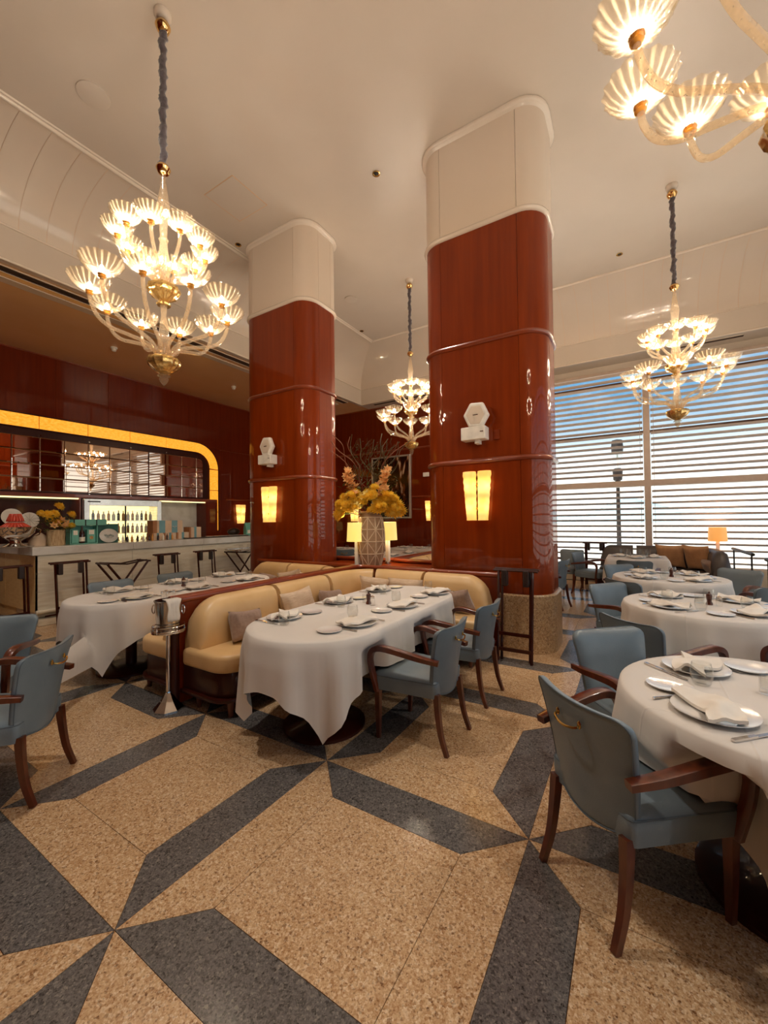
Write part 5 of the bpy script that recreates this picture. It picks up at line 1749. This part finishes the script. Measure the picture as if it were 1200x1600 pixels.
# ================================================================== TABLE LAMPS
def lamp(x, y, z, h, r, label, glow='shade_glow', base='white_plastic', watts=14):
    t = thing('table_lamp', label, 'lamp', (x, y, z), 0, 'small shaded lamps')
    MB().lathe([(0.055, 0), (0.055, 0.012), (0.03, 0.02)], 20).build('foot', 'chrome', t)
    MB().bb(-0.028, 0.028, -0.028, 0.028, 0.02, h - 0.24).build('stem', base, t, smooth=False, bevel=0.004)
    for a in range(3):
        MB().ico((0.035 * math.cos(a * 2.1), 0.035 * math.sin(a * 2.1), 0.03), 0.02, 1).build('crystal_bead', 'chrome', t)
    rings = []
    MB().lathe([(r, h - 0.27), (r * 0.9, h), (r * 0.88, h), (r * 0.98, h - 0.27)], 32, cap0=False, cap1=False).build('shade', glow, t, angle=60)
    MB().tube([(0, 0, h - 0.25), (0, 0, h - 0.04)], 0.006, 6).build('rod', 'brass', t)
    pl = bpy.data.lights.new('lamp_bulb', 'POINT')
    pl.energy = watts
    pl.color = (1.0, 0.86, 0.62)
    pl.shadow_soft_size = 0.03
    po = bpy.data.objects.new('lamp_bulb', pl)
    COL.objects.link(po)
    po.location = (x + 0.05, y - 0.04, z + h - 0.10)
    for a in range(3):
        MB().tube([(0, 0, h - 0.05), (r * 0.9 * math.cos(a * 2 * PI / 3), r * 0.9 * math.sin(a * 2 * PI / 3), h - 0.04)], 0.003, 4).build('spider_wire', 'brass', t)
    return t
lamp(-3.375, 4.74, 0.823, 0.63, 0.15, 'cream-shaded lamp at the left of the big vase')
lamp(-3.14, 5.2, 0.823, 0.63, 0.145, 'cream-shaded lamp at the right of the big vase')
lamp(-8.6, 10.2, 0.78, 0.63, 0.14, 'cream-shaded lamp far back on the sideboard')
sd = thing('sideboard', 'dark sideboard by the back wall carrying a lamp', 'sideboard', (-8.6, 10.25, 0))
MB().bb(-0.6, 0.6, -0.25, 0.25, 0.0, 0.74).build('body', 'mahogany', sd, smooth=False)
MB().bb(-0.63, 0.63, -0.27, 0.27, 0.741, 0.778).build('top', 'mahogany_column', sd, smooth=False, bevel=0.006)
lamp(1.42, 10.2, 0.452, 0.80, 0.155, 'orange-shaded lamp before the window blinds', 'shade_glow_orange', watts=2.5)

# ================================================================== VASE AND BIG ARRANGEMENT
VX, VY, VZ = -3.215, 4.86, 0.823
VH = 0.79
def vr(z):
    f_ = z / VH
    return 0.135 + 0.062 * math.sin(PI * min(1, f_ * 0.95) ** 0.9) - 0.0 * f_
vase = thing('tall_vase', 'tall clay vase with raised star lattice on the console', 'vase', (VX, VY, VZ))
prof = [(vr(0) - 0.01, 0)] + [(vr(VH * 0.92 * k / 16), VH * 0.92 * k / 16 + 0.004) for k in range(17)] + [(0.14, VH * 0.93), (0.138, VH * 0.96), (0.155, VH * 0.985), (0.155, VH), (0.14, VH), (0.125, VH * 0.9), (0.05, VH * 0.6)]
MB().lathe(prof, 40).build('body', 'vase_clay', vase)
rg = MB()
def on_v(a, z):
    r_ = vr(z) + 0.002
    return (r_ * math.cos(a), r_ * math.sin(a), z + 0.004)
zs = [0.01 + k * 0.172 for k in range(5)]
for z_ in zs:
    rg.tube([on_v(2 * PI * i / 32, z_) for i in range(33)], 0.008, 5)
N = 10
for k in range(N):
    a = 2 * PI * k / N
    rg.tube([on_v(a, 0.01 + 0.69 * i / 14) for i in range(15)], 0.008, 5)
    for j in range(4):
        for s in (0, 1):
            a0, a1 = (a, a + 2 * PI / N) if (s + k + j) % 2 == 0 else (a + 2 * PI / N, a)
            if s == 0:
                rg.tube([on_v(a0 + (a1 - a0) * i / 4, zs[j] + (zs[j + 1] - zs[j]) * i / 4) for i in range(5)], 0.0065, 4)
rg.build('raised_lattice', 'vase_ridge', vase)
arr = thing('flower_arrangement', 'tall arrangement of yellow blooms, orange lilies and curly branches in the clay vase', 'flowers', (VX, VY, VZ + VH - 0.02))
q = random.Random(21)
# camera-right direction for spreading the arrangement sideways
RX, RY = 0.852, 0.524
def ar_p(side, front, z):
    return (side * RX + front * 0.524, side * RY - front * 0.852, z)
BIG = mum_mesh(0.12, 'petal_yellow', 130, 4)
for k, (s, f_, z_) in enumerate(((0.24, 0.15, 0.16), (0.36, 0.1, 0.08), (0.3, 0.16, 0.0), (0.12, 0.2, 0.05), (0.40, 0.05, 0.0), (-0.38, 0.1, 0.08), (-0.42, 0.05, -0.02), (0.28, -0.1, 0.2), (-0.3, -0.15, 0.1))):
    o = put('yellow_bloom', BIG, arr, ar_p(s, f_, z_), (q.uniform(-0.5, 0.9), q.uniform(-0.5, 0.5), q.uniform(0, 6)))
    MB().tube([(0, 0, -0.1), ar_p(s * 0.6, f_ * 0.6, z_ * 0.5), ar_p(s, f_, z_)], 0.006, 4).build('stem', 'leaf', arr)
for k in range(34):
    s = q.uniform(-0.42, 0.2)
    f_ = q.uniform(0.02, 0.24)
    z_ = q.uniform(-0.02, 0.3) * (1 - abs(s) * 0.6) + 0.02
    put('cream_flower', LILC, arr, ar_p(s, f_, z_), (q.uniform(0.2, 1.1), q.uniform(-0.5, 0.5), q.uniform(-0.3, 0.9)))
for k in range(40):
    a = q.uniform(-0.44, 0.42)
    put('yellow_flower', MUM[k % 2], arr, ar_p(a, q.uniform(0.06, 0.26), q.uniform(-0.05, 0.36) * (1 - 0.9 * abs(a))), (q.uniform(0.0, 1.2), q.uniform(-0.5, 0.5), q.uniform(0, 6)))
for col_, (s0, s1) in enumerate(((-0.2, -0.3), (0.12, 0.26))):
    n = 24
    for k in range(n):
        f2 = k / n
        s = s0 + (s1 - s0) * f2 + q.uniform(-0.07, 0.07)
        put('orange_lily', LILY, arr, ar_p(s, 0.1 + q.uniform(-0.06, 0.08), 0.2 + 0.42 * f2), (q.uniform(0.3, 1.2), q.uniform(-0.6, 0.6), q.uniform(-0.5, 1.0)))
    MB().tube([(0, 0, -0.1), ar_p(s0, 0.05, 0.2), ar_p(s1, 0.06, 0.64)], 0.006, 4).build('stem', 'twig_green', arr)
for k in range(16):
    s0 = q.uniform(-0.12, 0.12)
    s1 = q.uniform(-0.62, 0.62) if k > 3 else (-0.52, -0.3, 0.45, 0.36)[k]
    top_ = q.uniform(0.85, 1.12)
    pts = [(0, 0, -0.1)]
    for j in range(1, 8):
        f2 = j / 7
        w_ = 0.05 * math.sin(j * 1.7 + k)
        pts.append(ar_p(s0 + (s1 - s0) * f2 ** 1.3 + w_, q.uniform(-0.12, 0.12) * f2, 0.05 + top_ * f2))
    MB().tube(catmull(pts, 4), 0.0055 if k % 3 else 0.007, 5).build('curly_branch', 'twig' if k < 6 else 'twig_green', arr)
fl = MB()
for k in range(260):
    s = q.uniform(-0.4, 0.4)
    z_ = 0.05 + abs(q.gauss(0, 0.38))
    fr_ = q.uniform(-0.15, 0.15)
    if z_ > 1.05:
        continue
    p = ar_p(s * (0.7 if z_ > 0.5 else 1.0), fr_, z_)
    a = q.uniform(0, 2 * PI)
    leaf_quad(fl, p, (math.cos(a), math.sin(a), q.uniform(0, 1)), q.uniform(0.04, 0.09), 0.008 if z_ > 0.4 else 0.022)
o = fl.build('foliage', 'leaf', arr, smooth=False)
o['kind'] = 'stuff'
tw = MB()
for k in range(130):
    s = q.uniform(-0.3, 0.32)
    z_ = q.uniform(0.45, 0.98)
    p = Vector(ar_p(s, q.uniform(-0.1, 0.1), z_))
    d = Vector((q.uniform(-1, 1), q.uniform(-1, 1), q.uniform(0.2, 1))).normalized()
    tw.tube([p, p + d * 0.06, p + d * 0.1 + Vector((0.02, 0, 0.03))], 0.0022, 3)
o = tw.build('fine_twigs', 'twig_green', arr, smooth=False)
o['kind'] = 'stuff'
# ================================================================== TABLEWARE
TZ = 0.7555
PLATE = MB().lathe([(0.075, 0), (0.08, 0.004), (0.13, 0.016), (0.135, 0.018), (0.134, 0.021), (0.09, 0.009), (0.0, 0.007)], 36).mesh('dinner_plate', 'ceramic')
SIDE = MB().lathe([(0.05, 0), (0.055, 0.003), (0.085, 0.012), (0.085, 0.015), (0.055, 0.007), (0.0, 0.006)], 28).mesh('side_plate', 'ceramic')
TUMB = MB().lathe([(0.0, 0.002), (0.026, 0.0), (0.034, 0.008), (0.042, 0.04), (0.041, 0.07), (0.035, 0.096), (0.0335, 0.0965), (0.039, 0.07), (0.040, 0.042), (0.032, 0.012), (0.0, 0.009)], 24, cap0=False, cap1=False).mesh('tumbler', 'glass_clear')
def napkin_mesh(seed):
    q2 = random.Random(seed)
    n, m_ = 12, 9
    mb = MB()
    base = []
    for side in (0, 1):
        for j in range(m_ + 1):
            for i in range(n + 1):
                u, v_ = i / n - 0.5, j / m_ - 0.5
                w_ = 0.155 * (1 - 0.25 * (u + 0.5))
                x_ = u * 0.27
                y_ = v_ * w_ + 0.018 * math.sin(7 * u + seed)
                z_ = 0.02 + 0.022 * math.exp(-((v_ + 0.1) * 4) ** 2) * (0.6 + u) + 0.010 * math.sin(9 * u + 5 * v_ + seed) + (0.012 if side else 0.0)
                z_ = max(0.0095 + (0.011 if side else 0), z_)
                mb.v.append((x_, y_, z_))
    W2 = (n + 1) * (m_ + 1)
    for side in (0, 1):
        for j in range(m_):
            for i in range(n):
                a = side * W2 + j * (n + 1) + i
                q4 = (a, a + 1, a + n + 2, a + n + 1)
                mb.f.append(q4 if side else q4[::-1])
    per = list(range(n + 1)) + [j * (n + 1) + n for j in range(1, m_ + 1)] + [m_ * (n + 1) + i for i in range(n - 1, -1, -1)] + [j * (n + 1) for j in range(m_ - 1, 0, -1)]
    for k in range(len(per)):
        a, b = per[k], per[(k + 1) % len(per)]
        mb.f.append((a, b, b + W2, a + W2))
    return mb.mesh('napkin', 'napkin_cloth', angle=60)
NAPK = [napkin_mesh(s) for s in (1, 2, 3)]
def fork_mesh():
    mb = MB()
    mb.tube([(0, -0.1, 0.006), (0, -0.03, 0.004), (0, 0.04, 0.006)], [0.006, 0.004, 0.003], 6)
    mb.box((0, 0.055, 0.006), (0.02, 0.03, 0.002))
    for k in range(4):
        mb.box((-0.0085 + 0.0057 * k, 0.088, 0.008), (0.003, 0.04, 0.002))
    return mb.mesh('fork', 'chrome')
def knife_mesh():
    mb = MB()
    mb.box((0, -0.06, 0.005), (0.014, 0.1, 0.008))
    mb.prism([(-0.007, -0.01), (0.008, -0.01), (0.009, 0.08), (0.002, 0.115), (-0.006, 0.11)], 0.003, 0.0055)
    return mb.mesh('knife', 'chrome')
FORK, KNIFE = fork_mesh(), knife_mesh()

def setting(cx, cy_, px, py, fx, fy, where, full=True):
    """place setting at (px, py); (fx, fy) points from the diner to the table middle"""
    rz = math.atan2(-fx, fy)
    M = Matrix.Rotation(rz, 3, 'Z')
    def at(a, b, z=TZ):
        v3 = M @ Vector((a, b, 0))
        return (px + v3.x, py + v3.y, z)
    k = int(abs(px * 37 + py * 11)) % 3
    tag(put('dinner_plate', PLATE, None, at(0, 0), (0, 0, rz)), 'white dinner plate, ' + where, 'plate', 'dinner plates')
    tag(put('napkin', NAPK[k], None, at(0, 0.0, TZ + 0.002), (0, 0, rz + 0.5 * (k - 1))), 'folded white napkin, ' + where, 'napkin', 'napkins')
    tag(put('tumbler', TUMB, None, at(0.14, 0.14)), 'stemless glass, ' + where, 'glass', 'tumblers')
    if full:
        tag(put('side_plate', SIDE, None, at(-0.235, 0.06), (0, 0, rz)), 'small bread plate, ' + where, 'plate', 'bread plates')
        tag(put('fork', FORK, None, at(-0.155, -0.01), (0, 0, rz)), 'silver fork, ' + where, 'fork', 'forks')
        tag(put('knife', KNIFE, None, at(0.16, -0.02), (0, 0, rz)), 'silver knife, ' + where, 'knife', 'knives')

def centre(x, y, where, extra=True):
    t = thing('pepper_mill', 'small wooden pepper mill, ' + where, 'mill', (x, y, TZ))
    MB().lathe([(0.024, 0), (0.024, 0.012), (0.016, 0.03), (0.02, 0.06), (0.021, 0.07)], 14).build('body', 'pepper_wood', t)
    MB().lathe([(0.021, 0.071), (0.02, 0.085), (0.006, 0.095), (0.008, 0.105), (0.0, 0.11)], 14).build('crown', 'pepper_wood', t)
    t = thing('salt_mill', 'small clear salt mill, ' + where, 'mill', (x + 0.06, y - 0.03, TZ))
    MB().lathe([(0.022, 0), (0.022, 0.05), (0.018, 0.06)], 14).build('body', 'glass_clear', t)
    MB().lathe([(0.02, 0.061), (0.02, 0.075), (0.0, 0.085)], 14).build('cap', 'chrome', t)
    if extra:
        o = MB().lathe([(0.03, 0), (0.034, 0.004), (0.034, 0.07), (0.03, 0.07), (0.03, 0.02), (0, 0.018)], 18, cap1=False).build('candle_glass', 'glass_clear', None, (x - 0.06, y + 0.05, TZ))
        tag(o, 'short clear candle glass, ' + where, 'candle glass')
# front booth table: three places on each side
for i, (y, nm) in enumerate(((2.22, 'near'), (2.88, 'middle'), (3.55, 'far'))):
    setting(*T1, T1[0] - 0.30, y, 1, 0, '%s place on the leather side of the front booth table' % nm)
    if i < 3:
        setting(*T1, T1[0] + 0.29, y + 0.12, -1, 0, '%s place on the chair side of the front booth table' % nm)
centre(T1[0] - 0.02, 2.95, 'middle of the front booth table')
for i, (y, nm) in enumerate(((2.10, 'near'), (2.75, 'middle'), (3.42, 'far'))):
    setting(*T2, T2[0] + 0.30, y, -1, 0, '%s leather-side place of the bar-side booth table' % nm)
    setting(*T2, T2[0] - 0.29, y + 0.1, 1, 0, '%s chair-side place of the bar-side booth table' % nm)
centre(T2[0] + 0.02, 2.75, 'middle of the bar-side booth table')
for T, nm in ((T3, 'nearest'), (T4, 'second'), (T5, 'third')):
    for k, (a, sd_) in enumerate(((225, 'near left'), (135, 'far left'), (45, 'far right'), (315, 'near right'))):
        c_, s_ = math.cos(math.radians(a)), math.sin(math.radians(a))
        setting(*T, T[0] + 0.36 * c_, T[1] + 0.36 * s_, -c_, -s_, '%s place of the %s round table' % (sd_, nm))
    centre(T[0] + 0.03, T[1] + 0.02, 'middle of the %s round table' % nm)
for k, (dx, dy, nm) in enumerate(((-0.26, 0, 'left'), (0.26, 0, 'right'), (0, -0.28, 'front'))):
    setting(*T6, T6[0] + dx, T6[1] + dy, -dx * 3, -dy * 3, '%s place of the square sofa table' % nm, False)
GOB = MB().lathe([(0.03, 0), (0.03, 0.004), (0.035, 0.01), (0.04, 0.13), (0.038, 0.13), (0.033, 0.012)], 18, cap1=False).mesh('water_glass', 'glass_clear')
for k in range(5):
    o = put('water_glass', GOB, None, (T6[0] - 0.22 + 0.1 * k, T6[1] + 0.18 - 0.04 * (k % 2), TZ))
    tag(o, 'tall clear glass in the cluster on the square sofa table', 'glass', 'cluster of glasses on the sofa table')
for i, (y, nm) in enumerate(((6.3, 'near'), (7.0, 'middle'), (7.7, 'far'))):
    setting(*T2b, T2b[0] + 0.3, y, -1, 0, '%s place of the rear booth table' % nm, False)
for T, nm in ((T8, 'far table left of the vase'), (T9, 'far table below the picture')):
    for dx, nn in ((-0.25, 'left'), (0.25, 'right')):
        setting(*T, T[0] + dx, T[1] - 0.18, 0, 1, '%s place of the %s' % (nn, nm), False)
setting(*T0, T0[0] + 0.3, T0[1] + 0.25, -0.7, -0.7, 'place before the bright blue chair', False)

# ================================================================== FOLDING TRAY STANDS
def folded_stand(x, y, rz, label, w_=0.44, h_=0.92, lean=0.10):
    """stands folded flat, facing -y (front), leaning back toward +y"""
    t = thing('folding_tray_stand', label, 'tray stand', (x, y, 0), rz, 'folding wooden tray stands')
    for s in (-1, 1):
        for k, dy in enumerate((-0.03, 0.02)):
            MB().tube([(s * (w_ / 2 - 0.04 - 0.025 * k), dy - lean * 0.6, 0.0), (s * (w_ / 2 - 0.035 - 0.025 * k), dy + lean * 0.3, h_ - 0.01)], 0.015, 4).build('leg', 'wood_dark', t, smooth=False)
    for dy, z_ in ((-0.03, h_ - 0.01), (0.03, h_)):
        MB().tube([(-w_ / 2 - 0.02, dy + lean * 0.3, z_), (w_ / 2 + 0.02, dy + lean * 0.3, z_)], 0.014, 6).build('top_bar', 'wood_dark', t)
    for z_ in (0.12, 0.28):
        f_ = z_ / h_
        MB().box((0, -0.03 - lean * 0.6 + lean * 0.9 * f_, z_), (w_ - 0.09, 0.018, 0.035)).build('stretcher', 'wood_dark', t, smooth=False)
    for s in (-1, 1):
        MB().box((s * (w_ / 2 - 0.1), lean * 0.2 - 0.01, h_ - 0.09), (0.06, 0.07, 0.17)).build('strap', 'plastic_dark', t, smooth=False, bevel=0.01)
    return t
def open_stand(x, y, rz, label, tray=False, w_=0.5, h_=0.86):
    """opened: two crossing frames seen from -y as an X pair"""
    t = thing('folding_tray_stand', label, 'tray stand', (x, y, 0), rz, 'folding wooden tray stands')
    for dy in (-0.16, 0.16):
        MB().tube([(-w_ / 2, dy, h_), (w_ / 2, dy, 0.0)], 0.018, 4).build('leg', 'wood_dark', t, smooth=False)
        MB().tube([(w_ / 2, dy * 0.86, h_), (-w_ / 2, dy * 0.86, 0.0)], 0.018, 4).build('leg', 'wood_dark', t, smooth=False)
    for s in (-1, 1):
        MB().tube([(s * w_ / 2, -0.2, h_), (s * w_ / 2, 0.2, h_)], 0.015, 6).build('top_bar', 'wood_dark', t)
        MB().tube([(s * w_ * 0.3, -0.14, 0.17), (s * w_ * 0.3, 0.14, 0.17)], 0.011, 6).build('stretcher', 'wood_dark', t)
    for dy in (-0.1, 0.1):
        MB().tube([(-w_ / 2, dy, h_ + 0.01), (0, dy, h_ - 0.03), (w_ / 2, dy, h_ + 0.01)], 0.012, 4).build('strap', 'plastic_dark', t)
    return t
folded_stand(-7.08, 1.98, PI / 2, 'folded dark wood stand leaning on the bar at the left edge', 0.42)
folded_stand(-7.08, 2.66, PI / 2, 'folded dark wood stand leaning on the bar below the gift box', 0.46)
folded_stand(-7.08, 4.12, PI / 2, 'folded dark wood stand before the bar, left of a second folded one', 0.42)
folded_stand(-7.08, 4.88, PI / 2, 'folded dark wood stand before the bar, next to the opened stand with tray', 0.42)
open_stand(-6.98, 3.34, PI / 2, 'opened X-shaped wooden stand before the middle of the bar', w_=0.62)
os2 = open_stand(-6.98, 5.72, PI / 2, 'opened X-shaped wooden stand carrying a tray near the column', w_=0.7)
ty = thing('oval_tray', 'tray with glass lying on the opened stand by the bar', 'tray', (-6.98, 5.72, 0.885))
MB().prism(rrect(-0.24, 0.24, -0.36, 0.36, 0.1), 0.0, 0.015).build('base', 'steel', ty, smooth=False)
rim = rrect(-0.24, 0.24, -0.36, 0.36, 0.1)
MB().tube([(a, b, 0.02) for a, b in rim + rim[:1]], 0.008, 5).build('rim', 'steel', ty)
for k in range(2):
    o = put('tumbler', TUMB, None, (-6.95, 5.6 + 0.2 * k, 0.9005))
    tag(o, 'clear glass on the tray over the opened stand', 'glass', 'glasses on the tray stand')
folded_stand(-1.065, 4.36, 0, 'folded dark wood tray stand leaning on the near column', 0.42, 0.945)
folded_stand(-0.72, 10.02, 0, 'folded dark wood tray stand far back before the window', 0.44, 0.92)

# ================================================================== WINE COOLER STAND
wc = thing('wine_cooler_stand', 'chrome pedestal stand for the ice bucket beside the booth', 'stand', (-3.20, 1.865, 0))
fluted = [(0.115, 0.0), (0.115, 0.008), (0.06, 0.07), (0.022, 0.13), (0.018, 0.14)]
MB().lathe(fluted, 8).build('fluted_foot', 'chrome', wc, smooth=False)
MB().lathe([(0.018, 0.13), (0.018, 0.61)], 16).build('pole', 'chrome', wc)
MB().lathe([(0.03, 0.60), (0.12, 0.612), (0.125, 0.62), (0.12, 0.628), (0.0, 0.628)], 28).build('tray', 'chrome', wc)
for z_, r_ in ((0.635, 0.122), (0.665, 0.118)):
    MB().tube([(r_ * math.cos(2 * PI * i / 28), r_ * math.sin(2 * PI * i / 28), z_) for i in range(29)], 0.005, 6).build('ring', 'chrome', wc)
for k in range(5):
    a = 2 * PI * k / 5
    MB().tube([(0.12 * math.cos(a), 0.12 * math.sin(a), 0.625), (0.118 * math.cos(a), 0.118 * math.sin(a), 0.67)], 0.004, 5).build('ring_support', 'chrome', wc)
bk_ = thing('ice_bucket', 'steel ice bucket with ring handles on the chrome stand', 'bucket', (-3.20, 1.865, 0.6285))
MB().lathe([(0.078, 0), (0.082, 0.01), (0.1, 0.23), (0.106, 0.235), (0.106, 0.242), (0.097, 0.242), (0.078, 0.02), (0, 0.018)], 32, cap1=False).build('pail', 'steel', bk_)
for s in (-1, 1):
    cx, cy_ = 0.852 * s * 0.108, 0.524 * s * 0.108
    MB().tube([(cx + 0.852 * s * 0.012, cy_ + 0.524 * s * 0.012, 0.2)] + [(cx + 0.852 * s * (0.012 + 0.012 * math.sin(a)) - 0.0, cy_ + 0.524 * s * (0.012 + 0.012 * math.sin(a)), 0.165 + 0.035 * math.cos(a)) for a in [2 * PI * i / 12 for i in range(13)]], 0.004, 5).build('ring_handle', 'chrome', bk_)
for k, (dx, dy) in enumerate(((-0.035, 0.0), (0.02, 0.035), (0.04, -0.03), (-0.005, -0.045))):
    o = put('water_bottle', bottle_mesh(0.28, 0.03, 'glass_clear'), None, (-3.20 + dx, 1.865 + dy, 0.6485))
    tag(o, 'small bottle standing in the steel ice bucket', 'bottle', 'bottles in the ice bucket')
    MB().lathe([(0.013, 0.28), (0.013, 0.295), (0, 0.297)], 8).build('cap', 'steel', o)
nk = MB()
rows_ = []
for k in range(12):
    f_ = k / 11
    z_ = 0.885 - 0.17 * max(0, f_ - 0.2) / 0.8
    off = 0.03 + 0.085 * min(1, f_ / 0.2)
    hw = 0.055 - 0.015 * f_ + 0.006 * math.sin(f_ * 9)
    # hangs over the side toward camera-right and the viewer
    dx_, dy_ = 0.852 * 0.75 + 0.524 * 0.66, 0.524 * 0.75 - 0.852 * 0.66
    tx_, ty_ = -dy_, dx_
    rows_.append([(dx_ * (off + 0.004 * math.sin(i * 1.9 + f_ * 3)) + tx_ * hw * (i / 4 - 1), dy_ * (off + 0.004 * math.sin(i * 1.9 + f_ * 3)) + ty_ * hw * (i / 4 - 1), z_) for i in range(9)])
nk.loft(rows_, False, False, closed=False)
o = nk.build('bucket_napkin', 'napkin_cloth', None, (-3.20, 1.865, 0))
md = o.modifiers.new('thickness', 'SOLIDIFY')
md.thickness = 0.006
tag(o, 'white napkin hanging over the rim of the ice bucket', 'napkin')

# ================================================================== WINDOW CORNER: LEDGE, RAIL, LANTERN
lg = MB().bb(1.15, 3.6, 10.02, 10.42, 0, 0.45).build('stone_ledge', 'stone_pale', None, smooth=False, bevel=0.01)
tag(lg, 'low pale stone ledge below the right window', 'ledge')
def handrail(p0, p1, label):
    t = thing('handrail', label, 'handrail', (p0[0], p0[1], 0), 0, 'short metal handrails')
    d = (p1[0] - p0[0], p1[1] - p0[1])
    MB().tube([(0, 0, 0.9), (d[0], d[1], 0.9)], 0.024, 10).build('top_rail', 'black_metal', t)
    for f_ in (0.06, 0.94):
        MB().tube([(d[0] * f_, d[1] * f_, 0), (d[0] * f_, d[1] * f_, 0.89)], 0.012, 8).build('post', 'black_metal', t)
    return t
handrail((1.5, 9.3), (1.52, 8.0), 'dark metal handrail beside the end of the sofa')
handrail((1.5, 7.2), (1.52, 5.9), 'dark metal handrail at the right edge of the window corner')
ln = thing('street_lantern', 'dark lantern post standing outside behind the blind', 'street lamp', (-0.5, 20.0, -0.3))
MB().lathe([(0.14, 0), (0.14, 0.3), (0.09, 0.4), (0.07, 3.2), (0.1, 3.3)], 12).build('post', 'lamp_post', ln)
MB().lathe([(0.1, 3.3), (0.17, 3.35), (0.2, 3.8), (0.12, 3.85)], 12).build('lower_collar', 'lamp_post', ln)
MB().lathe([(0.12, 3.86), (0.2, 4.55)], 12, cap0=False, cap1=False).build('glass', 'glass_pane', ln)
MB().lathe([(0.03, 3.86), (0.03, 4.6)], 8).build('lamp_tube', 'label_white', ln)
MB().lathe([(0.22, 4.56), (0.23, 4.8), (0.2, 5.05), (0.0, 5.1)], 12).build('cap', 'lamp_post', ln)
